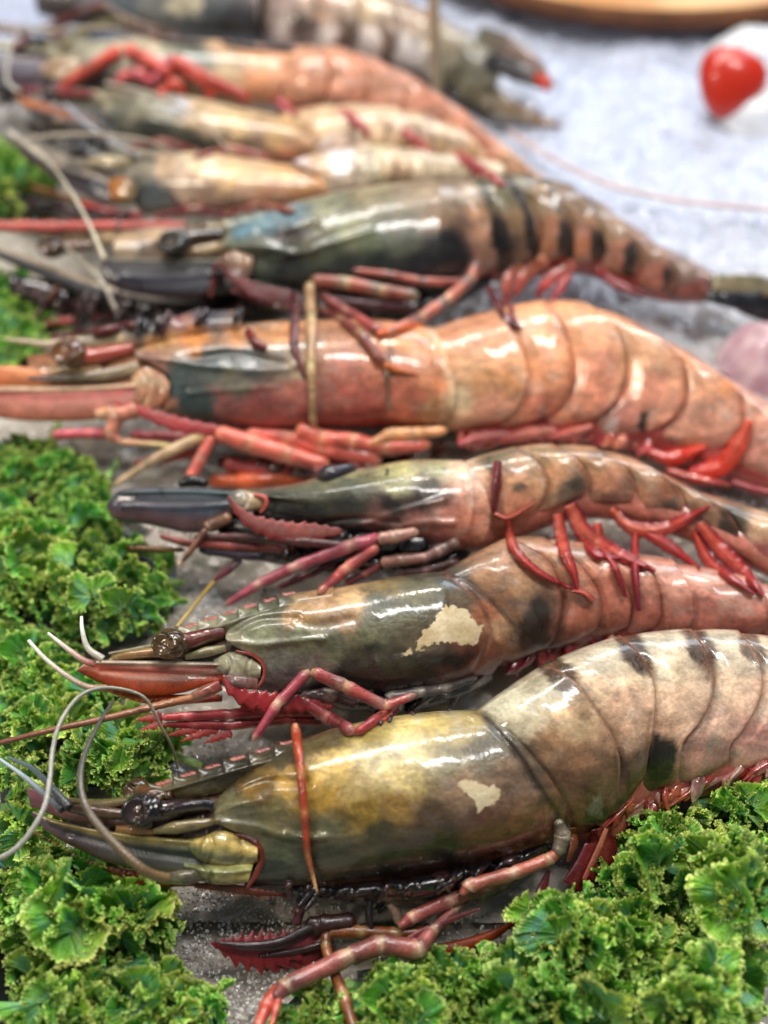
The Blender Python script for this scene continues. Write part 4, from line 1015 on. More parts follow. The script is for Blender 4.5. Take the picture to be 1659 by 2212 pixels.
# antennular peduncles
lump(A, [(140, 1745), (200, 1752), (262, 1758), (300, 1762)], [7, 15, 12, 8], 0.3, (70, 52, 40), (112, 80, 64), name='antennule_base', off=0.45)
lump(A, [(150, 1730), (220, 1738), (290, 1728), (350, 1722)], [7, 12, 10, 8], 0.3, (104, 92, 56), (120, 104, 66), name='antennule_base', off=0.25)
lump(A, [(330, 1796), (390, 1786), (440, 1778), (475, 1772)], [6, 15, 13, 6], 0.25, (150, 136, 92), (120, 104, 76), name='antennule_base', off=0.55)
lump(A, [(250, 1790), (300, 1794), (350, 1798)], [8, 14, 6], 0.25, (176, 130, 80), (140, 100, 66), name='antennule_base', off=0.4)
lump(A, [(330, 1762), (390, 1744), (440, 1738), (462, 1742)], [10, 12, 14, 10], 0.3, (50, 30, 34), (24, 22, 26), name='eye_socket', off=0.6)
eye(A, 296, 1706, 27, (64, 44, 22), [(330, 1716), (370, 1720)], (90, 60, 30), 5, off=-0.5)
eye(A, 309, 1750, 41, (30, 26, 28), [(350, 1752), (400, 1744), (450, 1742)], (44, 26, 30), 3, off=0.8, wr=0.2)
strand(A, [(0, 1640, 3.2), (60, 1684, 3.2), (134, 1749, 3.4)], 0.04, 0.10, (170, 186, 196), (60, 60, 66), name='antennule_flagellum', lift=0.2, follow=True)
strand(A, [(18, 1636, 3.0), (70, 1660, 3.2), (110, 1700, 3.5), (150, 1744, 3.5)], 0.04, 0.12, (90, 110, 110), (34, 36, 46), name='antennule_flagellum', follow=True)
strand(A, [(-60, 1860, 1.2), (0, 1853, 2.6), (50, 1818, 3.4), (94, 1749, 4.0), (108, 1680, 4.2), (114, 1620, 4.4), (130, 1562, 4.6), (168, 1507, 4.6), (218, 1486, 4.5), (278, 1492, 4.2), (317, 1512, 4.0), (344, 1562, 3.5), (372, 1615, 2.8), (384, 1660, 2.0)],
       0.075, 0.035, (204, 204, 198), (120, 112, 80), label='pale curled antenna looping over the kale', n=130)
strand(A, [(362, 1898, 3.2), (330, 1890, 3.5), (300, 1872, 3.8), (248, 1823, 4.1), (200, 1766, 4.3), (178, 1719, 4.4), (174, 1669, 4.4), (186, 1620, 4.2), (213, 1565, 3.8), (243, 1515, 3.0)], 0.13, 0.045, (120, 96, 60), (76, 82, 86), label='dark grey antenna bending back over the head', n=120)
# leg lying across the carapace
leg(A, [(637, 1562), (650, 1672), (657, 1752), (664, 1845), (686, 1932)], [10.5, 10, 8.5, 7, 2.5], (172, 66, 34), (206, 140, 90), name='leg', label='thin orange leg lying across the shell', tipcol=(206, 160, 110), off=1.2)
# dark leg bases and gills under the carapace
rng = random.Random(5)


def gill_mass(pr, top, bot, T, seed, tint, stubs=9):
    mb = MB()
    c = lin(tint)
    rg = random.Random(seed)
    rid = []
    for i in range(24):
        x = rg.uniform(top[0][0], top[-1][0]); y = np.interp(x, [a[0] for a in top], [a[1] for a in top]); y2 = np.interp(x, [a[0] for a in bot], [a[1] for a in bot])
        rid.append(([(x + rg.uniform(0, 16), y), (x, (y + y2) / 2), (x - rg.uniform(6, 34), y2)], rg.uniform(-0.40, 0.30), rg.uniform(4, 9)))
    shell(pr, mb, top, bot, None, None, T, 120, 50, ridges=rid, full=0.7,
          col=lambda x, y: c * (1 + 1.2 * np.clip(fbm(x / 12, y / 7, seed), -0.7, 1)[..., None]) + np.array([0.06, 0.02, 0.02]) * smooth(fbm(x / 20, y / 14, seed + 4), 0.1, 0.5)[..., None])
    for i in range(stubs):
        x = rg.uniform(top[0][0] + 20, top[-1][0] - 10); y0 = np.interp(x, [a[0] for a in bot], [a[1] for a in bot])
        ln = rg.uniform(10, 34)
        leg(pr, [(x + rg.uniform(0, 18), y0 - 22), (x, y0 - 4), (x - rg.uniform(-6, 26), y0 + ln)], [9, 8, 5], [(30, 24, 28), (56, 30, 34), (22, 22, 30)][i % 3], (70, 60, 62), mb=mb, off=rg.uniform(0.2, 0.7))
    o = mb.build('leg_base', M_FLESH, pr.root, pr.base)
    o['label'] = 'black glistening leg bases'


gill_mass(A, [(600, 1905), (720, 1905), (860, 1890), (1000, 1865), (1180, 1815)], [(610, 1925), (720, 1950), (860, 1952), (1000, 1925), (1190, 1850)], [0.3, 1.0, 1.3, 1.2, 0.6], 6, (26, 20, 24))
leg(A, [(1205, 1770), (1216, 1804), (1204, 1846)], [9, 17, 13], (112, 100, 86), (200, 190, 160), name='leg_base', off=1.3, label='grey white hip joint')
leg(A, [(1210, 1838), (1186, 1856), (1106, 1888), (1010, 1914), (996, 1934)], [10, 14, 15, 16, 7], (176, 100, 84), (220, 190, 160), off=1.2)
leg(A, [(1110, 1892), (1050, 1916), (975, 1944), (890, 1982), (862, 2004)], [8, 13, 15, 15, 7], (150, 76, 72), (206, 170, 140), off=0.9)
leg(A, [(1150, 1872), (1085, 1916), (1040, 1936), (985, 1936), (900, 1940), (846, 1946), (862, 1990), (905, 2012)], [8, 12, 13, 13, 13, 14, 10, 5], (120, 100, 84), (176, 160, 130), off=0.5)
leg(A, [(1060, 1900), (985, 1962), (936, 2010), (905, 2052), (823, 2040), (754, 2066), (615, 2132), (590, 2160)], [8, 9, 13, 22, 22, 20, 20, 11], (148, 84, 78), (224, 196, 160), name='leg', label='thick pink jointed leg reaching down over the kale', dark=(112, 66, 64), off=0.5, zmin=1.3)
leg(A, [(606, 2134), (578, 2168), (560, 2210), (548, 2250)], [17, 17, 12, 4], (206, 84, 66), (220, 140, 120), name='claw', off=0.6, zmin=1.2)
leg(A, [(606, 2140), (596, 2180), (584, 2225)], [8, 9, 3], (206, 90, 72), (220, 140, 120), name='claw', off=0.8, zmin=1.3)
leg(A, [(930, 2012), (856, 2018), (780, 2014), (706, 2014), (704, 2044), (714, 2082), (742, 2150), (778, 2260)], [10, 14, 15, 14, 12, 12, 14, 15], (128, 74, 38), (190, 160, 104), name='leg', label='brown leg pointing down at the lower edge', off=0.3, zmin=0.9)
leg(A, [(800, 1940), (797, 1980), (806, 2035)], [8, 8, 7], (24, 20, 24), (50, 44, 50), off=0.6)
leg(A, [(660, 1932), (648, 1962), (640, 2000)], [14, 13, 10], (90, 44, 52), (110, 60, 66), off=0.2)
leg(A, [(770, 1990), (690, 2000), (660, 1992)], [20, 22, 12], (44, 22, 20), (70, 36, 28), name='mouthpart', off=0.4)
# feathered maxillipeds
blade(A, [(456, 2036), (520, 2052), (590, 2056), (640, 2040), (690, 2006)], [2, 24, 30, 24, 8], 0.06, (130, 22, 30), (120, 24, 34), name='feathered_mouthpart', serr=0.55, off=0.3, ns=60, label='dark red feathery mouthpart on the ice')
blade(A, [(462, 2034), (530, 2044), (600, 2038), (650, 2016), (694, 1994)], [2, 9, 12, 11, 8], 0.16, (50, 20, 24), (20, 14, 18), name='feathered_mouthpart', off=0.5, lift=0.15)
blade(A, [(500, 2062), (560, 2076), (640, 2072), (720, 2046)], [3, 14, 18, 6], 0.06, (140, 30, 34), (110, 24, 34), name='feathered_mouthpart', serr=0.5, off=0.15, ns=60)
blade(A, [(560, 2066), (640, 2054), (720, 2034)], [4, 8, 6], 0.12, (40, 18, 22), (60, 30, 30), name='feathered_mouthpart', off=0.35)
for a in ([(560, 1935), (540, 1925), (500, 1928)],):
    blade(A, a, [6, 8, 3], 0.1, (150, 70, 34), (110, 50, 34), name='mouthpart', off=0.1)
blade(A, [(838, 2054), (900, 2020), (980, 1984), (1040, 1962)], [2, 9, 7, 2], 0.05, (120, 30, 34), (100, 36, 40), name='feathered_mouthpart', off=1.1)
blade(A, [(1122, 1984), (1060, 2022), (980, 2048), (905, 2058)], [3, 12, 15, 12], 0.12, (150, 56, 22), (170, 70, 26), name='feathered_mouthpart', off=0.3, label='orange brown feathery leg branch')
blade(A, [(1186, 1880), (1168, 1930), (1146, 1970), (1128, 2004)], [4, 12, 10, 2], 0.1, (120, 24, 44), (90, 20, 44), off=0.6)
blade(A, [(1290, 1790), (1300, 1830), (1262, 1890), (1240, 1920)], [14, 40, 34, 30], 0.14, (150, 66, 56), (104, 16, 28), off=0.5, label='wide dark red swimming leg below the first ring', edge=(112, 20, 32), ridge=0.12)
blade(A, [(1310, 1790), (1290, 1840), (1262, 1900)], [5, 7, 5], 0.1, (214, 130, 100), (180, 84, 72), off=0.85)
blade(A, [(1236, 1788), (1240, 1820), (1226, 1862)], [7, 10, 4], 0.12, (150, 84, 56), (120, 50, 36), off=0.6)


def fringe(pr, line, n, ln, wd, seed, cols, slope=-0.7, off=0.35, rest=True):
    """ragged overlapping gill-like lobes hanging along the belly"""
    rg = random.Random(seed)
    q = resample(line, n)
    for x, y in q:
        c = rg.choice(cols); c2 = rg.choice(cols)
        l = rg.uniform(*ln); w = rg.uniform(*wd)
        dx = l * (slope + rg.uniform(-1.1, 1.0))
        x += rg.uniform(-6, 6)
        blade(pr, [(x + 4, y - 22), (x, y - 2), (x + dx * 0.5 + rg.uniform(-5, 5), y + l * 0.5), (x + dx, y + l)], [w * 0.5, w, w * rg.uniform(0.6, 1.0), w * 0.15], rg.uniform(0.1, 0.24), c, c2,
              off=off + rg.uniform(-0.15, 0.25), edge=c2, name='pleopod', mat=M_FLESH, ridge=rg.uniform(0, 0.08), ns=26, nt=12, rest=rest, serr=rg.choice([0, 0, 0.25]))


REDS = [(196, 66, 66), (176, 40, 56), (214, 130, 120), (226, 176, 166), (230, 196, 186), (220, 160, 150), (226, 186, 176), (206, 96, 84), (150, 24, 44), (204, 104, 66), (190, 70, 80)]
fringe(A, [(1340, 1742), (1400, 1722), (1480, 1704), (1560, 1672), (1680, 1640)], 34, (24, 60), (7, 16), 3, REDS, off=0.62, rest=False)
blade(A, [(1960, 1500), (2060, 1490), (2200, 1470)], [30, 50, 20], 0.12, (120, 84, 60), (60, 40, 34), name='tail_fan', off=0.1)
blade(A, [(1960, 1540), (2060, 1560), (2200, 1590)], [30, 50, 20], 0.12, (120, 84, 60), (60, 40, 34), name='tail_fan', off=0.0)

# ------------------------------------------------------------------ appendages of B
plate(B, [(166, 1446), (200, 1428), (300, 1427), (400, 1428), (488, 1430)], [(166, 1450), (222, 1478), (298, 1502), (387, 1498), (446, 1480), (488, 1470)], 0.24, (206, 84, 40), (120, 84, 70), off=0.35,
      ridge=[([(200, 1430), (340, 1432), (486, 1436)], 0.10, 5), ([(220, 1450), (340, 1456), (470, 1462)], -0.05, 6)], band=[(0.05, 0.10, (206, 196, 176), 0.9), (0.30, 0.09, (130, 60, 56), 0.6), (0.5, 0.06, (176, 150, 130), 0.5)], edge=(206, 74, 20))
plate(B, [(214, 1482), (300, 1498), (480, 1500)], [(216, 1490), (330, 1522), (480, 1516)], 0.12, (220, 110, 20), (180, 60, 30), off=0.05, label='orange lower antennal scale')
plate(B, [(462, 1424), (500, 1408), (540, 1418), (564, 1436)], [(466, 1452), (500, 1470), (536, 1478), (562, 1464)], 0.34, (150, 146, 120), (176, 168, 134), off=0.4, name='antenna_base', mat=M_FLESH, slant=0, band=[(0.3, 0.2, (206, 200, 170), 0.6), (0.8, 0.15, (110, 100, 96), 0.6)], ridge=[([(488, 1412), (500, 1440), (484, 1466)], -0.07, 4), ([(540, 1420), (532, 1450), (540, 1476)], -0.07, 4)])
lump(B, [(412, 1510), (440, 1496), (476, 1480)], [10, 15, 12], 0.3, (150, 110, 90), (140, 60, 50), off=0.8)
lump(B, [(482, 1470), (520, 1474), (556, 1478)], [12, 16, 12], 0.3, (120, 96, 92), (150, 110, 100), off=0.8)
blade(B, [(508, 1406), (548, 1416), (570, 1440), (568, 1468), (552, 1488)], [2, 4, 4, 4, 3], 0.05, (150, 56, 46), (160, 66, 50), name='carapace_fringe', off=0.7, lift=0.02)
lump(B, [(230, 1432), (260, 1418), (330, 1410), (400, 1412)], [5, 10, 12, 8], 0.25, (150, 120, 70), (176, 130, 84), name='antennule_base', off=0.3)
lump(B, [(400, 1420), (440, 1410), (488, 1400)], [6, 12, 8], 0.22, (150, 144, 104), (130, 120, 90), name='antennule_base', off=0.5)
eye(B, 366, 1390, 36, (76, 58, 30), [(410, 1384), (450, 1372), (486, 1366)], (110, 50, 40), 9, off=0.8, wr=0.12)
strand(B, [(176, 1332, 4.4), (178, 1362, 4.3), (190, 1400, 4.0), (222, 1424, 3.8)], 0.04, 0.11, (240, 240, 230), (170, 160, 140), name='antennule_flagellum')
strand(B, [(104, 1368, 3.8), (149, 1404, 3.8), (180, 1426, 3.7), (206, 1434, 3.6)], 0.04, 0.10, (220, 220, 210), (176, 96, 80), name='antennule_flagellum')
strand(B, [(62, 1384, 3.6), (99, 1424, 3.6), (149, 1463, 3.5), (190, 1484, 3.3), (230, 1486, 3.3)], 0.05, 0.09, (220, 220, 206), (150, 110, 80), name='antennule_flagellum')
strand(B, [(414, 1508, 3.2), (347, 1523, 3.4), (223, 1553, 3.5), (99, 1580, 3.5), (-40, 1615, 3.2)], 0.11, 0.06, (150, 96, 56), (110, 66, 52), label='straight brown antenna crossing the kale')
blade(B, [(482, 1458), (500, 1490), (550, 1512), (640, 1520), (720, 1522)], [2, 13, 16, 13, 8], 0.07, (150, 26, 30), (140, 22, 28), name='feathered_mouthpart', serr=0.5, off=1.0, ns=60, label='bright red feathery mouthpart below the cheek')
blade(B, [(520, 1520), (600, 1530), (700, 1534)], [9, 12, 8], 0.08, (160, 40, 36), (150, 30, 34), name='feathered_mouthpart', serr=0.3, off=0.7, ns=50)
leg(B, [(350, 1550), (400, 1548), (496, 1543), (620, 1536), (700, 1540)], [7, 10, 11, 12, 10], (160, 54, 56), (206, 120, 120), name='palp', off=0.4)
leg(B, [(350, 1566), (420, 1565), (496, 1567), (620, 1555), (700, 1560)], [5, 9, 10, 10, 9], (140, 40, 44), (196, 100, 96), name='palp', off=0.3)
for (x0, y0, x1, y1) in [(293, 1556, 350, 1548), (298, 1580, 352, 1564), (390, 1602, 470, 1572), (440, 1606, 500, 1580), (360, 1590, 430, 1572)]:
    blade(B, [(x0, y0), ((x0 + x1) / 2, (y0 + y1) / 2), (x1, y1)], [1, 6, 8], 0.05, (170, 60, 40), (150, 40, 44), name='feathered_mouthpart', serr=0.6, off=0.3, ns=30)
leg(B, [(546, 1600), (600, 1520), (668, 1448)], [9, 12, 13], (150, 60, 72), (226, 190, 160), off=1.3, label='pink bent leg with a pale knee')
leg(B, [(672, 1450), (745, 1482), (832, 1526), (900, 1500)], [13, 14, 12, 8], (170, 76, 74), (230, 190, 150), off=1.5, dark=(150, 120, 110))
leg(B, [(650, 1510), (700, 1545), (766, 1584)], [13, 14, 13], (132, 52, 54), (200, 140, 130), off=0.9)
leg(B, [(650, 1504), (710, 1502), (775, 1522)], [11, 16, 14], (76, 56, 60), (150, 130, 120), off=0.9)
leg(B, [(768, 1584), (815, 1555), (862, 1528)], [9, 13, 8], (150, 44, 44), (190, 90, 70), off=0.9, name='claw')
leg(B, [(780, 1578), (830, 1556), (850, 1540)], [4, 5, 3], (190, 60, 44), (200, 90, 60), off=1.1, name='claw')
leg(B, [(826, 1522), (842, 1506), (905, 1496), (960, 1488), (1030, 1464)], [6, 13, 13, 11, 7], (84, 76, 74), (170, 160, 146), off=0.9)
leg(B, [(900, 1520), (960, 1500), (1020, 1480)], [12, 14, 10], (40, 44, 50), (120, 120, 116), off=0.7)
gill_mass(B, [(600, 1490), (720, 1495), (860, 1490), (960, 1475), (1060, 1440)], [(610, 1508), (720, 1532), (860, 1540), (960, 1518), (1064, 1470)], [0.3, 0.9, 1.1, 1.0, 0.5], 16, (24, 22, 28))
fringe(B, [(1110, 1430), (1180, 1408), (1260, 1386), (1400, 1374), (1600, 1382)], 24, (20, 52), (9, 18), 7, [(150, 40, 50), (120, 24, 44), (206, 130, 116), (190, 80, 80), (90, 20, 30), (180, 70, 60)], slope=-0.2, off=0.4, rest=False)
blade(B, [(1780, 1330), (1860, 1330), (1980, 1320)], [18, 40, 16], 0.1, (150, 84, 60), (90, 40, 34), name='tail_fan', off=0.1)
blade(B, [(1780, 1355), (1860, 1390), (1980, 1420)], [18, 40, 16], 0.1, (150, 84, 60), (90, 40, 34), name='tail_fan', off=0)

# ------------------------------------------------------------------ appendages of C
plate(C, [(230, 1088), (262, 1058), (330, 1053), (400, 1053), (512, 1060)], [(230, 1094), (250, 1122), (317, 1133), (400, 1150), (460, 1146), (512, 1104)], 0.24, (84, 60, 84), (44, 62, 76), off=0.35,
      ridge=[([(256, 1062), (400, 1060), (508, 1066)], 0.10, 5), ([(262, 1092), (400, 1096), (500, 1090)], 0.05, 5)], band=[(0.12, 0.10, (90, 110, 110), 0.7), (0.32, 0.12, (14, 22, 40), 0.9), (0.52, 0.06, (60, 84, 100), 0.6), (0.8, 0.2, (96, 60, 50), 0.7)])
leg(C, [(385, 1046), (415, 1038), (450, 1046)], [7, 12, 8], (20, 18, 20), (30, 26, 30), name='eye', off=0.0, free=True)
plate(C, [(490, 1066), (520, 1058), (572, 1068)], [(494, 1096), (520, 1108), (566, 1102)], 0.38, (120, 130, 130), (196, 166, 124), off=0.55, name='antenna_base', mat=M_FLESH, slant=0, ridge=[([(524, 1062), (534, 1082), (520, 1104)], -0.06, 4)])
blade(C, [(546, 1068), (572, 1074), (574, 1092), (562, 1108)], [3, 5, 5, 3], 0.1, (190, 84, 70), (190, 84, 70), name='carapace_fringe', off=0.9, lift=0.04)
leg(C, [(500, 1116), (452, 1138), (446, 1144)], [12, 13, 10], (120, 84, 66), (190, 150, 110), name='antenna_base', off=0.7)
leg(C, [(446, 1142), (412, 1190), (384, 1222)], [8, 6.5, 6.5], (112, 72, 52), (130, 90, 70), name='antenna', off=0.9, label='snapped brown antenna stump with a pale end', tipcol=(225, 200, 170))
leg(C, [(266, 1183), (340, 1186), (400, 1188)], [6, 6, 5], (110, 74, 40), (110, 80, 50), name='antenna', off=0.4)
blade(C, [(494, 1070), (512, 1100), (550, 1130), (620, 1148), (740, 1148)], [2, 12, 18, 16, 5], 0.08, (124, 40, 34), (130, 60, 44), name='feathered_mouthpart', serr=0.35, off=1.1, ns=60, label='brick red feathery mouthpart swept along the cheek', edge=(140, 44, 40))
leg(C, [(345, 1158), (400, 1172), (520, 1182), (640, 1188)], [5, 9, 9, 9], (120, 50, 44), (90, 40, 40), name='palp', off=0.6)
leg(C, [(420, 1160), (520, 1160), (640, 1170), (760, 1180)], [7, 9, 10, 9], (72, 34, 34), (96, 50, 50), name='palp', off=0.7)
leg(C, [(430, 1188), (520, 1200), (640, 1206)], [8, 9, 9], (34, 26, 44), (60, 44, 60), name='palp', off=0.5)
blade(C, [(460, 1256), (490, 1232), (520, 1208)], [3, 11, 8], 0.08, (110, 30, 40), (60, 30, 44), name='mouthpart', off=0.4)
strand(C, [(506, 1212, 1.2), (461, 1258, 1.4), (382, 1354, 2.2)], 0.07, 0.05, (150, 120, 50), (176, 150, 80))
leg(C, [(486, 1308), (560, 1262), (635, 1226), (764, 1177), (823, 1162)], [7, 11, 12, 14, 13], (150, 70, 84), (210, 170, 150), off=1.1, label='long pink leg slanting down to the ice')
leg(C, [(688, 1282), (750, 1228), (818, 1178)], [10, 13, 12], (156, 70, 70), (216, 160, 130), off=1.2)
leg(C, [(600, 1270), (660, 1244), (734, 1210)], [7, 9, 10], (96, 36, 46), (150, 90, 90), off=0.6)
leg(C, [(744, 1262), (790, 1240), (823, 1220)], [8, 9, 9], (120, 50, 56), (190, 130, 100), off=0.8)
leg(C, [(816, 1164), (850, 1160), (904, 1148)], [12, 14, 10], (176, 130, 116), (206, 180, 150), off=1.4)
leg(C, [(822, 1216), (866, 1210), (930, 1204)], [11, 13, 10], (150, 104, 92), (200, 160, 140), off=1.1)
leg(C, [(905, 1212), (950, 1190), (990, 1170)], [9, 13, 12], (120, 88, 84), (190, 160, 150), off=1.1)
leg(C, [(860, 1238), (920, 1232), (990, 1212)], [8, 11, 9], (90, 60, 60), (150, 110, 110), off=0.8)
leg(C, [(620, 1200), (700, 1206), (800, 1200)], [8, 10, 9], (52, 30, 46), (90, 60, 80), off=0.6)
leg(C, [(572, 1280), (570, 1262), (568, 1250)], [3, 3, 3], (16, 14, 16), (16, 14, 16), name='spine', off=0.3)
# pleopods hanging over B
PL = [([(1098, 1120), (1108, 1180), (1160, 1236), (1236, 1272)], [10, 13, 12, 4], (206, 90, 66), (140, 24, 44)),
      ([(1075, 995), (1072, 1050), (1068, 1104)], [10, 14, 7], (96, 30, 26), (80, 30, 44)),
      ([(1068, 1110), (1100, 1118), (1160, 1084)], [8, 7, 2], (206, 96, 60), (176, 76, 50)),
      ([(1205, 1110), (1216, 1180), (1240, 1240), (1248, 1278)], [14, 17, 14, 4], (214, 96, 70), (150, 26, 36)),
      ([(1232, 1090), (1262, 1150), (1330, 1196), (1416, 1234)], [18, 24, 20, 4], (216, 110, 84), (160, 24, 36)),
      ([(1245, 1150), (1290, 1200), (1350, 1206)], [10, 14, 4], (170, 40, 40), (150, 24, 36)),
      ([(1290, 1130), (1300, 1180), (1330, 1230), (1352, 1290)], [12, 12, 9, 4], (206, 80, 60), (120, 20, 50)),
      ([(1320, 1100), (1366, 1140), (1440, 1140), (1534, 1092)], [12, 20, 18, 4], (206, 104, 76), (176, 30, 34)),
      ([(1366, 1136), (1430, 1170), (1512, 1228)], [12, 18, 4], (196, 56, 50), (150, 24, 36)),
      ([(1372, 1150), (1372, 1230), (1380, 1320)], [10, 11, 6], (200, 70, 60), (110, 20, 60)),
      ([(1510, 1130), (1560, 1190), (1610, 1240), (1650, 1290)], [14, 22, 20, 4], (206, 90, 66), (160, 26, 34)),
      ([(1500, 1150), (1530, 1210), (1580, 1250), (1630, 1284)], [10, 16, 14, 4], (200, 80, 60), (150, 20, 34)),
      ([(1236, 1276), (1262, 1282), (1282, 1300)], [5, 8, 10], (170, 50, 46), (206, 110, 90))]
for pts, w, c, c2 in PL:
    blade(C, pts, [v * 0.82 for v in w], 0.16, c, c2, off=0.9, lift=0.14, name='pleopod', ridge=0.09, edge=(136, 22, 36), serr=0.12, ns=54)
blade(C, [(1840, 1240), (1920, 1270), (2040, 1320)], [20, 40, 16], 0.1, (120, 70, 50), (60, 30, 30), name='tail_fan', off=0.1)
blade(C, [(1830, 1270), (1900, 1310), (2000, 1370)], [16, 36, 14], 0.1, (120, 70, 50), (60, 30, 30), name='tail_fan', off=0)

# ------------------------------------------------------------------ appendages of D
plate(D, [(-90, 850), (0, 834), (120, 834), (220, 830), (300, 826)], [(-90, 858), (0, 902), (124, 910), (248, 900), (300, 872)], 0.24, (214, 130, 104), (196, 120, 104), off=0.3,
      ridge=[([(-60, 844), (120, 840), (293, 834)], 0.10, 5)], band=[(0.08, 0.09, (222, 196, 160), 0.8), (0.3, 0.10, (176, 60, 60), 0.7), (0.9, 0.15, (190, 110, 76), 0.6)])
plate(D, [(-80, 800), (0, 790), (60, 794), (110, 812)], [(-80, 830), (0, 834), (60, 834), (110, 832)], 0.15, (220, 110, 50), (220, 140, 84), off=0.0, label='orange far side antennal scale')
lump(D, [(60, 818), (140, 816), (230, 808), (300, 792)], [4, 9, 14, 12], 0.22, (50, 50, 60), (160, 140, 110), off=0.45, name='antennule_base')
lump(D, [(110, 800), (180, 792), (230, 806)], [8, 16, 8], 0.2, (206, 170, 120), (190, 150, 100), off=0.3, name='antennule_base')
plate(D, [(284, 812), (310, 792), (345, 800), (366, 828)], [(288, 866), (310, 886), (340, 884), (362, 860)], 0.26, (196, 150, 116), (190, 120, 90), off=0.3, name='antenna_base', mat=M_FLESH, slant=0, band=[(0.3, 0.15, (224, 200, 160), 0.6)], ridge=[([(304, 796), (322, 836), (306, 880)], -0.07, 4)])
lump(D, [(206, 896), (262, 888), (290, 880)], [10, 16, 10], 0.3, (216, 170, 130), (206, 130, 110), off=0.6)
eye(D, 150, 762, 36, (100, 62, 34), [(196, 770), (240, 762), (290, 752)], (190, 84, 66), 21, off=0.7, wr=0.14)
blade(D, [(242, 868), (300, 886), (370, 912), (440, 926), (500, 930)], [2, 9, 13, 11, 5], 0.08, (176, 30, 26), (160, 40, 44), name='feathered_mouthpart', serr=0.35, off=0.9, ns=50, label='bright red feathery mouthpart')
leg(D, [(300, 885), (250, 898), (240, 938), (262, 954), (372, 962)], [16, 16, 14, 8, 5], (222, 140, 116), (236, 196, 150), off=0.8, tipcol=(216, 196, 130), label='pale pink leg folded under the antennal scale')
leg(D, [(112, 940), (200, 936), (240, 938)], [10, 11, 11], (190, 84, 96), (206, 120, 120), name='palp', off=0.3)
leg(D, [(280, 940), (380, 944), (480, 950)], [10, 11, 11], (176, 76, 86), (206, 120, 120), name='palp', off=0.3)
leg(D, [(243, 1050), (347, 984), (452, 934)], [5, 11, 14], (206, 176, 140), (220, 180, 140), off=0.7, tipcol=(214, 180, 130), label='long pale leg slanting down toward the kale')
leg(D, [(460, 940), (434, 990), (410, 1036)], [12, 14, 13], (218, 110, 98), (234, 170, 144), off=0.7)
leg(D, [(466, 934), (540, 958), (620, 982), (712, 1008)], [16, 20, 19, 15], (222, 112, 94), (238, 172, 136), off=0.9, label='thick coral leg with an orange knee')
leg(D, [(530, 938), (620, 946), (694, 966), (823, 996)], [13, 16, 20, 18], (214, 104, 90), (236, 168, 136), off=0.7)
leg(D, [(640, 925), (694, 948), (760, 954), (830, 968), (930, 960)], [16, 19, 17, 13], (218, 106, 88), (238, 176, 134), off=0.9)
leg(D, [(800, 960), (842, 938), (890, 938), (966, 930)], [8, 13, 14, 9], (228, 160, 110), (236, 190, 140), off=1.1)
leg(D, [(480, 1000), (560, 1018), (640, 1022)], [14, 22, 16], (170, 70, 70), (150, 60, 60), name='mouthpart', off=0.2)
leg(D, [(450, 1040), (540, 1040), (640, 1034), (740, 1020)], [12, 17, 16, 12], (196, 84, 40), (206, 100, 60), name='mouthpart', off=0.1)
leg(D, [(290, 1004), (350, 992), (440, 975)], [8, 10, 8], (160, 60, 50), (170, 80, 60), name='mouthpart', off=0.1)
leg(D, [(620, 1010), (700, 1028), (780, 1010)], [14, 18, 12], (44, 40, 50), (70, 50, 50), name='leg_base', off=0.2)
for pts, w, c, c2 in [([(1400, 975), (1450, 990), (1524, 966)], [8, 18, 5], (200, 40, 30), (224, 60, 36)), ([(1490, 1022), (1556, 1008), (1596, 960), (1620, 908)], [12, 22, 20, 6], (206, 36, 30), (230, 90, 60)), ([(1440, 1015), (1500, 1034), (1580, 1048)], [8, 12, 4], (196, 60, 40), (170, 30, 30)),
                      ([(990, 960), (1040, 944), (1100, 940)], [7, 14, 8], (196, 80, 90), (214, 120, 110)), ([(1080, 950), (1140, 936), (1200, 930)], [8, 15, 8], (206, 90, 84), (222, 140, 120)), ([(1180, 945), (1230, 936), (1280, 920)], [7, 13, 6], (200, 76, 76), (220, 130, 110)),
                      ([(1580, 1040), (1640, 1060), (1700, 1070)], [8, 10, 6], (150, 30, 40), (120, 24, 34))]:
    blade(D, pts, w, 0.2, c, c2, off=0.8, lift=0.15, name='pleopod', ridge=0.05, serr=0.1)
blade(D, [(1850, 1040), (1930, 1070), (2040, 1100)], [20, 44, 16], 0.1, (206, 120, 80), (160, 60, 50), name='tail_fan', off=0.1)
blade(D, [(1840, 1070), (1910, 1120), (2000, 1170)], [20, 44, 16], 0.1, (206, 120, 80), (160, 60, 50), name='tail_fan', off=0)

fringe(D, [(1000, 952), (1100, 946), (1220, 940), (1320, 950), (1420, 975)], 18, (8, 26), (7, 13), 9, [(206, 96, 96), (216, 120, 100), (190, 70, 84), (226, 140, 110), (176, 50, 60)], slope=-0.9, off=0.55, rest=False)

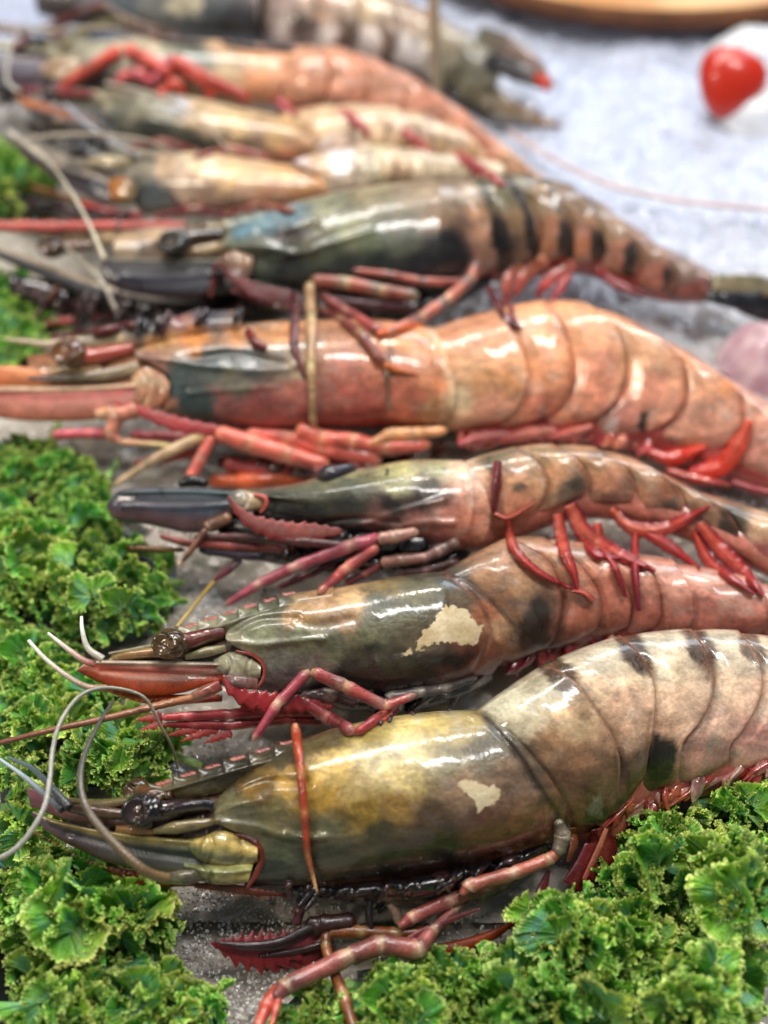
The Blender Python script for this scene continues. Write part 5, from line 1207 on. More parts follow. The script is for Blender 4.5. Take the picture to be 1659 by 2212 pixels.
# ------------------------------------------------------------------ appendages of E
plate(Ep, [(217, 574), (232, 559), (330, 558), (420, 557), (488, 560)], [(217, 578), (248, 622), (347, 642), (431, 642), (468, 618), (490, 590)], 0.24, (44, 34, 48), (26, 28, 40), off=0.35,
      ridge=[([(232, 562), (350, 562), (486, 564)], 0.09, 4), ([(260, 596), (360, 600), (470, 590)], 0.05, 5)], band=[(0.04, 0.07, (140, 136, 116), 0.85), (0.35, 0.12, (12, 14, 24), 0.9), (0.55, 0.07, (66, 70, 96), 0.5), (1.0, 0.1, (90, 40, 40), 0.6)])
plate(Ep, [(470, 556), (505, 540), (546, 552)], [(474, 590), (505, 602), (542, 596)], 0.32, (120, 92, 76), (176, 134, 100), off=0.4, name='antenna_base', mat=M_FLESH, slant=0, band=[(0.8, 0.2, (110, 100, 110), 0.6)], ridge=[([(496, 545), (508, 572), (494, 598)], -0.07, 4)])
lump(Ep, [(486, 600), (510, 596), (535, 600)], [10, 16, 10], 0.35, (140, 120, 120), (120, 84, 76), off=0.6)
lump(Ep, [(330, 556), (380, 548), (440, 540), (485, 530)], [4, 8, 14, 10], 0.25, (150, 110, 84), (160, 140, 104), off=0.35, name='antennule_base')
eye(Ep, 378, 526, 33, (44, 46, 42), [(415, 512), (450, 506), (484, 505)], (60, 44, 34), 33, off=0.7, wr=0.16)
blade(Ep, [(484, 582), (520, 610), (570, 634), (650, 644)], [2, 12, 16, 8], 0.08, (110, 22, 22), (84, 20, 24), name='feathered_mouthpart', serr=0.35, off=0.9, ns=50, label='dark red feathery mouthpart beneath the cheek')
blade(Ep, [(500, 624), (580, 652), (690, 670)], [5, 9, 6], 0.1, (120, 40, 40), (90, 30, 34), name='feathered_mouthpart', serr=0.2, off=0.7)
strand(Ep, [(486, 584, 3.2), (466, 574, 3.5), (462, 600, 3.0), (456, 640, 2.5)], 0.10, 0.08, (96, 26, 26), (120, 44, 34), name='palp')
leg(Ep, [(668, 610), (672, 690), (672, 790), (676, 900), (678, 926)], [12, 12, 10, 8, 9], (176, 140, 104), (226, 206, 150), off=2.2, label='pale tan leg hanging straight down over the orange prawn', tipcol=(220, 196, 140))
leg(Ep, [(672, 606), (750, 612), (823, 628), (905, 640)], [13, 14, 13, 12], (156, 84, 70), (200, 180, 130), dark=(120, 120, 100), off=2.0)
leg(Ep, [(646, 640), (636, 700), (634, 746), (660, 818)], [9, 10, 9, 3], (112, 60, 64), (60, 56, 66), off=1.6)
leg(Ep, [(688, 634), (750, 674), (828, 720)], [10, 11, 11], (156, 76, 72), (196, 140, 120), off=1.7)
leg(Ep, [(684, 664), (740, 694), (776, 720), (830, 788)], [9, 10, 10, 11], (128, 64, 54), (190, 150, 110), off=1.5)
leg(Ep, [(760, 584), (840, 594), (910, 608), (1010, 610)], [6, 9, 9, 7], (170, 92, 80), (80, 90, 90), off=1.6)
leg(Ep, [(700, 648), (800, 660), (900, 668)], [10, 11, 9], (84, 50, 56), (110, 90, 96), off=1.2)
leg(Ep, [(830, 722), (905, 690), (966, 648), (1018, 602), (1030, 566)], [9, 13, 12, 12, 8], (196, 116, 96), (216, 180, 140), dark=(90, 100, 104), off=1.6)
leg(Ep, [(812, 724), (860, 712), (915, 700)], [8, 9, 4], (196, 90, 40), (190, 100, 50), name='claw', off=1.5)
leg(Ep, [(845, 745), (836, 800), (838, 886)], [6, 5, 4], (120, 90, 80), (170, 150, 120), off=1.5)
leg(Ep, [(830, 788), (856, 800), (905, 810)], [9, 6, 2], (206, 110, 50), (206, 120, 60), name='claw', off=1.5)
leg(Ep, [(534, 712), (552, 742), (576, 752)], [8, 9, 7], (110, 30, 30), (90, 24, 26), name='mouthpart', off=1.2)
for pts, w, c, c2 in [([(1128, 570), (1098, 605), (1092, 660)], [16, 13, 8], (206, 130, 104), (170, 60, 60)), ([(1056, 620), (1080, 670), (1110, 706)], [8, 9, 4], (120, 30, 36), (90, 20, 34)), ([(1180, 560), (1140, 590), (1110, 640)], [14, 16, 6], (210, 130, 100), (176, 60, 54)), ([(1100, 650), (1112, 690), (1126, 712)], [5, 6, 3], (140, 30, 50), (96, 16, 40)),
                      ([(1240, 570), (1190, 600), (1160, 640)], [12, 15, 8], (206, 110, 90), (170, 40, 50)), ([(1230, 590), (1210, 625), (1190, 650)], [8, 10, 5], (190, 80, 76), (160, 40, 50)), ([(1290, 580), (1330, 612), (1400, 640)], [8, 12, 4], (150, 50, 50), (120, 34, 40))]:
    blade(Ep, pts, w, 0.18, c, c2, off=0.8, lift=0.15, name='pleopod', mat=M_FLESH)
blade(Ep, [(1540, 610), (1620, 615), (1720, 628)], [16, 24, 14], 0.12, (150, 140, 110), (110, 100, 80), name='tail_fan', off=0.25)
blade(Ep, [(1525, 640), (1600, 650), (1740, 664)], [12, 24, 20], 0.12, (24, 28, 36), (14, 14, 18), name='tail_fan', off=0.0, label='black tail fan blade')
blade(Ep, [(1560, 650), (1640, 680), (1740, 700)], [6, 12, 8], 0.1, (20, 20, 26), (14, 14, 18), name='tail_fan', off=-0.2, label='black tail fan blade')

# ------------------------------------------------------------------ background appendages
plate(F_, [(-70, 515), (0, 534), (100, 570), (180, 600), (250, 622)], [(-70, 530), (0, 560), (100, 604), (180, 640), (260, 660)], 0.2, (84, 66, 50), (40, 44, 54), off=0.4, band=[(0.1, 0.1, (190, 160, 120), 0.9), (0.6, 0.3, (28, 30, 38), 0.8)])
blade(F_, [(-60, 486), (100, 488), (250, 486), (400, 484)], [7, 10, 8, 6], 0.14, (190, 70, 56), (200, 84, 76), name='rostrum_edge', off=0.4, serr=0.3)
eye(F_, 112, 534, 28, (70, 50, 36), [(150, 532), (200, 530)], (120, 90, 70), 40, off=0.6)
leg(F_, [(90, 700), (160, 692), (260, 680), (390, 660)], [7, 8, 9, 8], (150, 60, 56), (180, 90, 84), off=0.2, name='palp')
leg(F_, [(60, 705), (110, 640), (140, 600)], [5, 6, 5], (110, 66, 40), (120, 80, 50), off=0.4, name='leg')
leg(F_, [(100, 730), (200, 720), (300, 700)], [8, 10, 9], (84, 30, 30), (110, 50, 44), off=0.1, name='palp')
strand(F_, [(225, 560, 3.8), (190, 480, 4.3), (150, 410, 4.8), (115, 360, 4.8)], 0.08, 0.05, (206, 190, 160), (176, 170, 150), label='pale antenna rising from the head')
strand(F_, [(250, 670, 2.6), (220, 610, 3.2), (160, 550, 3.3), (140, 530, 3.2)], 0.08, 0.06, (176, 166, 150), (160, 150, 130))
plate(G, [(12, 285), (70, 312), (160, 352), (240, 388), (284, 400)], [(14, 292), (60, 345), (140, 400), (220, 438), (284, 445)], 0.2, (130, 90, 96), (44, 56, 70), off=0.4, band=[(0.1, 0.1, (190, 170, 140), 0.8), (0.5, 0.25, (34, 44, 66), 0.8)])
eye(G, 164, 322, 24, (16, 18, 24), [(200, 335), (260, 350)], (60, 60, 66), 44, off=0.7)
lump(G, [(180, 350), (230, 350), (280, 350)], [8, 16, 10], 0.3, (200, 180, 150), (206, 190, 150), off=0.5, name='antennule_base')
lump(G, [(236, 412), (262, 410), (292, 420)], [22, 30, 20], 0.35, (214, 130, 50), (150, 140, 110), off=0.6)
leg(G, [(170, 440), (230, 458), (310, 468)], [8, 11, 8], (160, 36, 34), (120, 50, 50), off=0.3, name='mouthpart')
leg(G, [(60, 400), (140, 425), (240, 452)], [5, 6, 5], (150, 96, 50), (150, 96, 50), off=0.2, name='palp')
strand(G, [(20, 285, 3.2), (100, 345, 3.4), (112, 358, 3.8)], 0.12, 0.12, (190, 180, 170), (190, 180, 160))
plate(H, [(34, 208), (90, 222), (170, 246), (230, 264)], [(38, 216), (90, 262), (150, 284), (225, 296)], 0.2, (206, 110, 40), (40, 40, 44), off=0.4, band=[(0.9, 0.2, (120, 90, 60), 0.6)])
strand(H, [(142, 228, 3.0), (180, 262, 3.4), (240, 305, 3.6), (310, 345, 3.0)], 0.09, 0.08, (170, 176, 190), (150, 150, 150), label='thick pale grey antenna lying across the head')
strand(H, [(40, 200, 3.0), (14, 170, 3.4), (22, 110, 4.0), (40, 60, 4.5)], 0.09, 0.06, (190, 186, 176), (176, 170, 160))
plate(I, [(-80, 112), (0, 116), (70, 122), (130, 130)], [(-80, 160), (0, 176), (70, 184), (130, 176)], 0.2, (50, 50, 70), (90, 60, 70), off=0.4, band=[(0.4, 0.2, (90, 100, 124), 0.5)])
eye(I, 84, 78, 18, (150, 160, 180), [(110, 86), (150, 96)], (120, 110, 100), 49, off=0.4)
lump(I, [(90, 150), (130, 150), (170, 140)], [14, 26, 14], 0.3, (200, 170, 140), (190, 160, 130), off=0.6)
leg(I, [(126, 194), (200, 146), (262, 106)], [9, 12, 13], (200, 76, 60), (206, 90, 70), off=0.9, label='coral leg bent in a high arch')
leg(I, [(270, 104), (320, 130), (372, 162)], [13, 13, 11], (200, 76, 64), (206, 90, 70), off=1.3)
leg(I, [(248, 190), (266, 166), (300, 158), (330, 184)], [9, 10, 12, 9], (206, 90, 96), (214, 120, 120), off=0.8)
leg(I, [(330, 182), (350, 150), (370, 126)], [9, 10, 12], (190, 90, 104), (200, 110, 120), off=1.1)
leg(I, [(370, 126), (440, 178), (460, 212)], [13, 13, 10], (200, 76, 60), (206, 90, 70), off=1.3)
leg(I, [(380, 132), (450, 172), (540, 216)], [14, 13, 11], (200, 70, 56), (206, 90, 70), off=1.2)
leg(I, [(340, 206), (380, 180), (400, 204)], [9, 14, 9], (206, 84, 66), (206, 90, 70), off=0.9)
for pts, w, c in [([(590, 210), (620, 232), (640, 250)], [8, 12, 5], (190, 84, 90)), ([(735, 236), (770, 262), (800, 292)], [8, 13, 5], (206, 110, 110)), ([(870, 280), (900, 305), (930, 330)], [8, 12, 5], (196, 96, 100)), ([(980, 330), (1040, 370), (1090, 400)], [10, 16, 6], (190, 90, 90))]:
    blade(I, pts, w, 0.2, c, c, off=0.6, name='pleopod', mat=M_FLESH)
blade(J, [(1030, 80), (1090, 100), (1150, 140), (1192, 186)], [26, 26, 20, 8], 0.16, (96, 96, 80), (120, 56, 44), name='tail_fan', off=0.4)
blade(J, [(1050, 130), (1110, 150), (1172, 180)], [16, 24, 14], 0.2, (30, 30, 40), (34, 20, 22), name='tail_fan', off=0.6, label='black tail fan blade')
blade(J, [(1156, 164), (1176, 178), (1182, 196)], [9, 14, 8], 0.2, (206, 50, 20), (220, 50, 20), name='tail_fan_tip', off=1.0, label='bright red tail fan tip')
blade(J, [(1000, 180), (1060, 216), (1130, 250), (1216, 274)], [28, 30, 20, 4], 0.16, (96, 92, 66), (130, 90, 60), name='tail_fan', off=0.2)
blade(J, [(1000, 225), (1070, 258), (1150, 268)], [10, 14, 4], 0.14, (30, 34, 40), (60, 44, 34), name='tail_fan', off=0.0, label='black tail fan blade')
leg(J, [(20, 110), (110, 60), (190, 20), (230, 10)], [8, 10, 10, 9], (96, 50, 44), (110, 110, 120), off=0.5)
leg(J, [(130, 100), (200, 60), (280, 38)], [9, 10, 10], (150, 140, 104), (160, 150, 120), off=0.5)
leg(J, [(210, 5), (280, 48), (390, 84)], [8, 9, 8], (110, 84, 70), (120, 100, 84), off=0.9)
leg(J, [(-20, 58), (60, 70), (150, 84)], [9, 10, 9], (120, 54, 46), (130, 70, 60), off=0.2)

for pr_, tp_, bt_, sd_ in ((F_, [(20, 590), (200, 622), (400, 655), (560, 640)], [(20, 640), (200, 700), (400, 696), (560, 680)], 61), (G, [(10, 400), (150, 436), (290, 462)], [(10, 440), (150, 474), (290, 482)], 62),
                           (I, [(-60, 172), (60, 184), (160, 188)], [(-60, 200), (60, 206), (160, 204)], 63), (H, [(60, 262), (160, 286), (260, 306)], [(60, 286), (160, 306), (260, 322)], 64)):
    gill_mass(pr_, tp_, bt_, [0.3, 0.7, 0.6], sd_, (40, 26, 28))
gill_mass(C, [(430, 1150), (600, 1172), (800, 1192), (1010, 1185)], [(430, 1178), (600, 1220), (800, 1242), (1015, 1222)], [0.3, 0.8, 0.9, 0.5], 71, (28, 24, 30), 0)
gill_mass(D, [(470, 975), (640, 990), (800, 985), (960, 950)], [(470, 1010), (640, 1036), (800, 1024), (965, 985)], [0.3, 0.7, 0.8, 0.5], 72, (80, 32, 24), 0)  # brown leg mass, also standing in for the shadow under the legs
for pr_, pts_, c_ in ((H, [(280, 322), (350, 306), (430, 330)], (120, 60, 56)), (H, [(420, 340), (500, 322), (590, 345)], (150, 80, 70)), (G, [(330, 470), (420, 452), (500, 470)], (110, 40, 44)), (G, [(480, 462), (560, 445), (640, 458)], (150, 84, 70)),
                      (H, [(60, 235), (130, 262), (210, 285)], (60, 56, 60)), (G, [(90, 330), (130, 360), (190, 385)], (110, 100, 96)), (I, [(40, 195), (120, 200), (210, 204)], (130, 40, 50)), (J, [(260, 50), (340, 84), (440, 96)], (60, 40, 44)), (J, [(480, 92), (560, 104), (640, 108)], (50, 36, 40))):
    leg(pr_, pts_, [7, 9, 7], c_, (180, 140, 120), off=0.7)
for pr_, pts_ in ((H, [(230, 180, 3.6), (330, 205, 3.9), (420, 250, 3.8), (500, 330, 3.4)]), (G, [(60, 300, 3.4), (160, 290, 4.2), (300, 300, 4.2), (380, 330, 3.9)]), (I, [(0, 60, 3.4), (100, 66, 4.0), (220, 60, 4.0), (330, 84, 3.6)])):
    strand(pr_, pts_, 0.09, 0.05, (186, 176, 160), (150, 130, 110))
# pink tufts of bristle between the rostral teeth
for pr, a0_, b0_ in ((A, (318, 1704), (640, 1600)), (B, (385, 1362), (640, 1280))):
    mb = MB()
    rg = random.Random(3)
    d_ = (np.array(b0_) - np.array(a0_)) / 6.0
    for i in range(6):
        for k in range(8):
            s0 = np.array(a0_) + d_ * (i + 0.42 + 0.07 * k)
            u0 = pr.Q(s0[0] + 6, s0[1] + 5, 0.10); u1 = pr.Q(s0[0] - 5, s0[1] - 5 - rg.uniform(0, 3) + k * 0.3, 0.10)
            tube(mb, np.array([u0, (u0 + u1) / 2, u1]), [0.04, 0.035, 0.008], lin((170, 92, 80)) * rg.uniform(0.6, 1.2), 5)
    mb.build('rostrum_bristle', M_HAIR, pr.root, pr.base)
# sparse fine hairs standing along the nearest legs and feathered mouthparts
for pr, lns in ((A, [[(1190, 1850), (1106, 1888), (1010, 1914)], [(905, 2052), (823, 2040), (754, 2066), (615, 2132)], [(650, 1690), (657, 1760), (680, 1910)], [(430, 1915), (520, 1925), (600, 1930)], [(75, 1790), (160, 1836), (230, 1866), (340, 1892)]]),
                (B, [[(600, 1520), (668, 1448), (745, 1482)], [(300, 1553), (400, 1545), (560, 1540)], [(310, 1582), (420, 1567), (560, 1560)], [(230, 1480), (300, 1506), (380, 1502)]]),
                (C, [[(345, 1160), (480, 1176), (640, 1188)], [(560, 1262), (700, 1200), (800, 1168)], [(260, 1126), (330, 1138), (420, 1150)]])):
    mb = MB(); rg = random.Random(11)
    for ln in lns:
        q = resample(ln, 46)
        for x, y in q:
            x += rg.uniform(-3, 3)
            o = pr.rest(x, y, 0.3, 0.02)
            dx, dy = rg.uniform(-9, -2), rg.uniform(5, 13)
            u0 = pr.Q(x, y + 3, o); u1 = pr.Q(x + dx, y + 3 + dy, o + 0.03)
            tube(mb, np.array([u0, (u0 + u1) / 2, u1]), [0.013, 0.010, 0.003], lin(rg.choice([(150, 70, 50), (190, 120, 80), (90, 50, 44)])), 4)
    mb.build('bristle', M_HAIR, pr.root, pr.base)
# ------------------------------------------------------------------ the ice bed
def ice_z(x, y):
    z = 0.35 * fbm(x / 4.0, y / 4.0, 201) + 0.22 * fbm(x / 0.8, y / 0.8, 202, 3) + 0.05 * np.abs(fbm(x / 0.25, y / 0.25, 203, 3))
    z = z - 0.16 * np.exp(-(fbm(x / 1.6, y / 1.6, 207, 3) / 0.06) ** 2)      # cracks between packed lumps
    far = smooth(y, 14, 40)
    z = z + far * (0.5 * fbm(x / 3, y / 3, 205) + 0.5 * smooth(x, 4, 16))
    return z - 0.05


def sheet(x0, x1, y0, y1, nx, ny, drop=0.0):
    x = np.linspace(x0, x1, nx); y = np.linspace(y0, y1, ny)
    X, Y = np.meshgrid(x, y)
    Z = ice_z(X, Y) - drop
    return np.stack([X, Y, Z], -1), grid_faces(ny, nx)


m, nt, N, L, b = new_mat('crushed_ice')
tc = N.new('ShaderNodeTexCoord')
a = N.new('ShaderNodeAttribute'); a.attribute_name = 'Col'
n1 = N.new('ShaderNodeTexNoise'); n1.inputs['Scale'].default_value = 180; n1.inputs['Detail'].default_value = 8
vo = N.new('ShaderNodeTexVoronoi'); vo.inputs['Scale'].default_value = 520
vo2 = N.new('ShaderNodeTexVoronoi'); vo2.inputs['Scale'].default_value = 170
for q in (n1, vo, vo2): L.new(tc.outputs['Object'], q.inputs['Vector'])
mr = N.new('ShaderNodeMapRange'); mr.inputs[1].default_value = 0.3; mr.inputs[2].default_value = 0.7; mr.inputs[3].default_value = 0.84; mr.inputs[4].default_value = 1.12
L.new(n1.outputs['Fac'], mr.inputs[0])
vm = N.new('ShaderNodeVectorMath'); vm.operation = 'SCALE'; L.new(a.outputs['Color'], vm.inputs[0]); L.new(mr.outputs[0], vm.inputs['Scale'])
L.new(vm.outputs[0], b.inputs['Base Color'])
b.inputs['Roughness'].default_value = 0.22
b.inputs['IOR'].default_value = 1.33
b.inputs['Coat Weight'].default_value = 0.7; b.inputs['Coat Roughness'].default_value = 0.05
b.inputs['Subsurface Weight'].default_value = 0.6; b.inputs['Subsurface Scale'].default_value = 0.008; b.inputs['Subsurface Radius'].default_value = (0.8, 0.95, 1.0)
bp = N.new('ShaderNodeBump'); bp.inputs['Strength'].default_value = 0.7; bp.inputs['Distance'].default_value = 0.0007
ad = N.new('ShaderNodeMath'); ad.operation = 'MULTIPLY_ADD'; ad.inputs[1].default_value = 0.7
L.new(vo.outputs['Distance'], ad.inputs[0]); L.new(n1.outputs['Fac'], ad.inputs[2])
ad2 = N.new('ShaderNodeMath'); ad2.operation = 'MULTIPLY_ADD'; ad2.inputs[1].default_value = 1.2
L.new(vo2.outputs['Distance'], ad2.inputs[0]); L.new(ad.outputs[0], ad2.inputs[2])
L.new(ad2.outputs[0], bp.inputs['Height']); L.new(bp.outputs[0], b.inputs['Normal']); L.new(bp.outputs[0], b.inputs['Coat Normal'])
M_ICE = m

mb = MB()
for args in ((-16, 18, -14, 34, 300, 420, 0.0), (-60, 60, -30, 120, 160, 200, 0.35)):
    v, f = sheet(*args)
    far = smooth(v[..., 1], 2, 20) * smooth(v[..., 0], 0, 8)
    far = np.maximum(far, smooth(v[..., 1], 20, 34))
    grey = lin((186, 178, 168)); wh = lin((190, 198, 220))
    wet = smooth(fbm(v[..., 0] / 2.2, v[..., 1] / 2.2, 210), -0.2, 0.5) * 0.45
    c = grey * (1 - wet[..., None]) + lin((170, 162, 152)) * wet[..., None]
    c = c * (1 - far[..., None]) + wh * far[..., None]
    mb.add(v, f, c.reshape(-1, 3))
ice = mb.build('ice_bed', M_ICE)
tag(ice, kind='structure')

# loose crushed ice crystals: nobody could count them
rs = np.random.RandomState(8)
mb = MB()
ico_v = np.array([(0, 0, 1), (0.9, 0, 0.2), (0.2, 0.9, 0.1), (-0.8, 0.3, 0.2), (-0.5, -0.8, 0.1), (0.5, -0.7, 0.3), (0.1, 0, -0.8)], float)
ico_f = [(0, 1, 2), (0, 2, 3), (0, 3, 4), (0, 4, 5), (0, 5, 1), (6, 2, 1), (6, 3, 2), (6, 4, 3), (6, 5, 4), (6, 1, 5)]
polys = [([(380, 1900), (700, 1930), (760, 2000), (600, 2120), (520, 2240), (440, 2180), (330, 2080), (350, 1960)], 2600), ([(240, 980), (420, 1010), (700, 1060), (420, 1180), (380, 1150)], 300), ([(400, 1200), (560, 1190), (680, 1290), (440, 1350), (340, 1360)], 700), ([(700, 1930), (1150, 1880), (1120, 2030), (800, 2060)], 500),
         ([(380, 1590), (560, 1560), (600, 1600), (400, 1690)], 250)]
for poly, n in polys:
    p = np.array(poly, float)
    lo, hi = p.min(0), p.max(0)
    q = rs.uniform(lo, hi, (n * 3, 2)); q = q[pinside(q[:, 0], q[:, 1], poly)][:n // 2]
    W = P(q[:, 0], q[:, 1], 0.15)
    for w in W:
        s = rs.uniform(0.02, 0.065) * (1.5 if rs.rand() < 0.08 else 1)
        Rm = np.linalg.qr(rs.normal(size=(3, 3)))[0]
        v = (ico_v * rs.uniform(0.6, 1.3, ico_v.shape)) @ Rm * s + [w[0], w[1], float(ice_z(w[0], w[1])) + s * 0.3]
        mb.add(v, ico_f, np.array([0.90, 0.87, 0.84]) * rs.uniform(0.6, 1.25))
m, nt, N, L, b = new_mat('ice_crystal')
a = N.new('ShaderNodeAttribute'); a.attribute_name = 'Col'; L.new(a.outputs['Color'], b.inputs['Base Color'])
b.inputs['Roughness'].default_value = 0.10; b.inputs['Transmission Weight'].default_value = 0.4; b.inputs['IOR'].default_value = 1.31
o = mb.build('crushed_ice', m, flat=True); tag(o, 'loose glittering crushed ice crystals between the front prawn and kale', 'ice', kind='stuff')

# ------------------------------------------------------------------ kale
m, nt, N, L, b = new_mat('kale_leaf_surface')
a = N.new('ShaderNodeAttribute'); a.attribute_name = 'Col'
tc = N.new('ShaderNodeTexCoord')
n1 = N.new('ShaderNodeTexNoise'); n1.inputs['Scale'].default_value = 130; n1.inputs['Detail'].default_value = 5; L.new(tc.outputs['Object'], n1.inputs['Vector'])
vo = N.new('ShaderNodeTexVoronoi'); vo.feature = 'DISTANCE_TO_EDGE'; vo.inputs['Scale'].default_value = 620; L.new(tc.outputs['Object'], vo.inputs['Vector'])
oi = N.new('ShaderNodeObjectInfo')
hs = N.new('ShaderNodeHueSaturation')
h1 = N.new('ShaderNodeMapRange'); h1.inputs[3].default_value = 0.472; h1.inputs[4].default_value = 0.535
L.new(oi.outputs['Random'], h1.inputs[0]); L.new(h1.outputs[0], hs.inputs['Hue'])
v1 = N.new('ShaderNodeMapRange'); v1.inputs[1].default_value = 0.3; v1.inputs[2].default_value = 0.7; v1.inputs[3].default_value = 0.75; v1.inputs[4].default_value = 1.25
L.new(n1.outputs['Fac'], v1.inputs[0]); L.new(v1.outputs[0], hs.inputs['Value']); L.new(a.outputs['Color'], hs.inputs['Color'])
rv = N.new('ShaderNodeMath'); rv.operation = 'MULTIPLY_ADD'; rv.inputs[1].default_value = 0.45; rv.inputs[2].default_value = 0.85
fr = N.new('ShaderNodeMath'); fr.operation = 'FRACT'; ml = N.new('ShaderNodeMath'); ml.operation = 'MULTIPLY'; ml.inputs[1].default_value = 7.31
L.new(oi.outputs['Random'], ml.inputs[0]); L.new(ml.outputs[0], fr.inputs[0]); L.new(fr.outputs[0], rv.inputs[0])
vm2 = N.new('ShaderNodeVectorMath'); vm2.operation = 'SCALE'; L.new(hs.outputs[0], vm2.inputs[0]); L.new(rv.outputs[0], vm2.inputs['Scale'])
L.new(vm2.outputs[0], b.inputs['Base Color'])
b.inputs['Roughness'].default_value = 0.45; b.inputs['Coat Weight'].default_value = 0.15; b.inputs['Coat Roughness'].default_value = 0.15
bp = N.new('ShaderNodeBump'); bp.inputs['Strength'].default_value = 0.4; bp.inputs['Distance'].default_value = 0.0004
cr = N.new('ShaderNodeMath'); cr.operation = 'MINIMUM'; cr.inputs[1].default_value = 0.12; L.new(vo.outputs['Distance'], cr.inputs[0])
ad = N.new('ShaderNodeMath'); ad.operation = 'MULTIPLY_ADD'; ad.inputs[1].default_value = 5.0; L.new(cr.outputs[0], ad.inputs[0]); L.new(n1.outputs['Fac'], ad.inputs[2])
L.new(ad.outputs[0], bp.inputs['Height']); L.new(bp.outputs[0], b.inputs['Normal'])
tr = N.new('ShaderNodeBsdfTranslucent'); L.new(vm2.outputs[0], tr.inputs['Color'])
mx = N.new('ShaderNodeMixShader'); mx.inputs[0].default_value = 0.12
L.new(b.outputs[0], mx.inputs[1]); L.new(tr.outputs[0], mx.inputs[2]); L.new(mx.outputs[0], N['Material Output'].inputs['Surface'])
M_KALE = m


def kale_lobe(seed, span=3.6, nr=28, na=640, excess=4.5, iters=1000):
    """one curled lobe. The sheet is grown: toward the rim it is given far more length than
    there is room for, then relaxed, so it buckles into ruffles by itself"""
    rg = np.random.RandomState(seed)
    r = np.linspace(0.10, 1, nr)[:, None]
    th = np.linspace(-span / 2, span / 2, na)[None, :]
    Rr = 1 + 0.14 * np.sin(2.3 * th + rg.uniform(0, 6)) + 0.10 * np.sin(4.7 * th + rg.uniform(0, 6))
    z = 0.65 * r ** 2 * rg.uniform(0.2, 1.0) + 0 * th
    dt = 0 * z
    for n, amp, r0 in ((2.0, 0.20, 0.0), (4.4, 0.20, 0.15), (9.5, 0.15, 0.4), (23, 0.10, 0.62), (43, 0.05, 0.75)):
        w = np.clip((r - r0) / (1 - r0), 0, 1) ** 1.2 * (0.5 + 1.0 * vnoise(th * n * 0.3 + 31, r * 2 + n, seed))
        q = n * th + rg.uniform(0, 6.28) + 2.0 * vnoise(th * 1.9 + n, r * 1.5 + 0 * th, seed + 9)
        z = z + amp * w * np.sin(q)
        dt = dt + amp * 0.4 * w * np.sin(2 * q)
    V = np.stack([r * Rr * np.sin(th + dt), r * Rr * np.cos(th + dt), z], -1)
    V += rg.normal(size=V.shape) * 0.003
    dr0 = (r[1, 0] - r[0, 0]) * Rr
    g = 1 + excess * np.clip((r - 0.42) / 0.58, 0, 1) ** 2.0
    La = (r * g * (span / (na - 1))) * (0.9 + 0.2 * vnoise(th * 6, r * 2, seed + 3))
    La = np.broadcast_to(La, (nr, na))

    def fix(A, B, L, k, only_short=False):
        d = B - A
        ln = np.sqrt((d * d).sum(-1)) + 1e-9
        e = (ln - L) / ln
        if only_short: e = np.minimum(e, 0)
        return d * (e * 0.5 * k)[..., None]
    La1 = La[:, :-1]; La2 = La[:, :-2] * 1.80
    Lr1 = np.broadcast_to(dr0, (nr, na))[:-1]
    Lr2 = Lr1[:-1] * 1.90
    for it in range(iters):
        C = np.zeros_like(V)
        c = fix(V[:, :-1], V[:, 1:], La1, 1.0); C[:, :-1] += c; C[:, 1:] -= c
        c = fix(V[:-1], V[1:], Lr1, 1.0); C[:-1] += c; C[1:] -= c
        c = fix(V[:, :-2], V[:, 2:], La2, 0.8, True); C[:, :-2] += c; C[:, 2:] -= c
        c = fix(V[:-2], V[2:], Lr2, 0.8, True); C[:-2] += c; C[2:] -= c
        C[0] *= 0.1
        V = V + C * 0.42
        if it % 20 == 10:       # weak smoothing keeps the sheet free of kinks
            V[:, 1:-1] = V[:, 1:-1] * 0.8 + 0.1 * (V[:, :-2] + V[:, 2:])
            V[1:-1] = V[1:-1] * 0.8 + 0.1 * (V[:-2] + V[2:])
    # little teeth: the last rows run out by different amounts
    tooth = 1 - np.abs(((np.arange(na) / 9.0 + 0.8 * vnoise(np.arange(na) / 13.0, np.zeros(na), seed)) % 1.0) - 0.5) * 2
    d = V[-1] - V[-3]; d /= np.linalg.norm(d, axis=1)[:, None] + 1e-9
    V[-1] += d * (0.06 * tooth ** 1.5)[:, None]
    V[-2] += d * (0.010 * tooth)[:, None]
    V[..., 1] -= 0.3
    base = lin((70, 126, 56)); mid = lin((116, 178, 62)); rim = lin((214, 230, 136)); blue = lin((88, 150, 122)); vein = lin((160, 190, 126))
    rr = r + 0 * th
    k = smooth(rr, 0.15, 0.85)[..., None]
    c = base * (1 - k) + mid * k
    bl = smooth(fbm(th * 1.6 + 0 * r, r * 3 + 0 * th, seed + 2), -0.05, 0.6)[..., None] * 0.9
    c = c * (1 - bl) + blue * bl
    yl = smooth(fbm(th * 3.2 + 0 * r, r * 3 + 0 * th, seed + 12), 0.1, 0.6)[..., None] * 0.6
    c = c * (1 - yl) + lin((136, 176, 40)) * yl
    vv = np.zeros(rr.shape)
    for a0 in np.linspace(-span / 2 * 0.85, span / 2 * 0.85, 7) + rg.uniform(-0.1, 0.1, 7):
        vv = np.maximum(vv, np.exp(-((th - a0 * (0.6 + 0.4 * r)) * r / 0.012) ** 2) * (1 - smooth(rr, 0.45, 0.8)))
    vv = vv[..., None] * 0.7
    c = c * (1 - vv) + vein * vv
    z1 = smooth(rr, 0.70, 0.95)[..., None] * 0.40
    c = c * (1 - z1) + lin((150, 186, 66)) * z1
    z0 = smooth(rr, 0.93, 0.99)[..., None] * 0.95
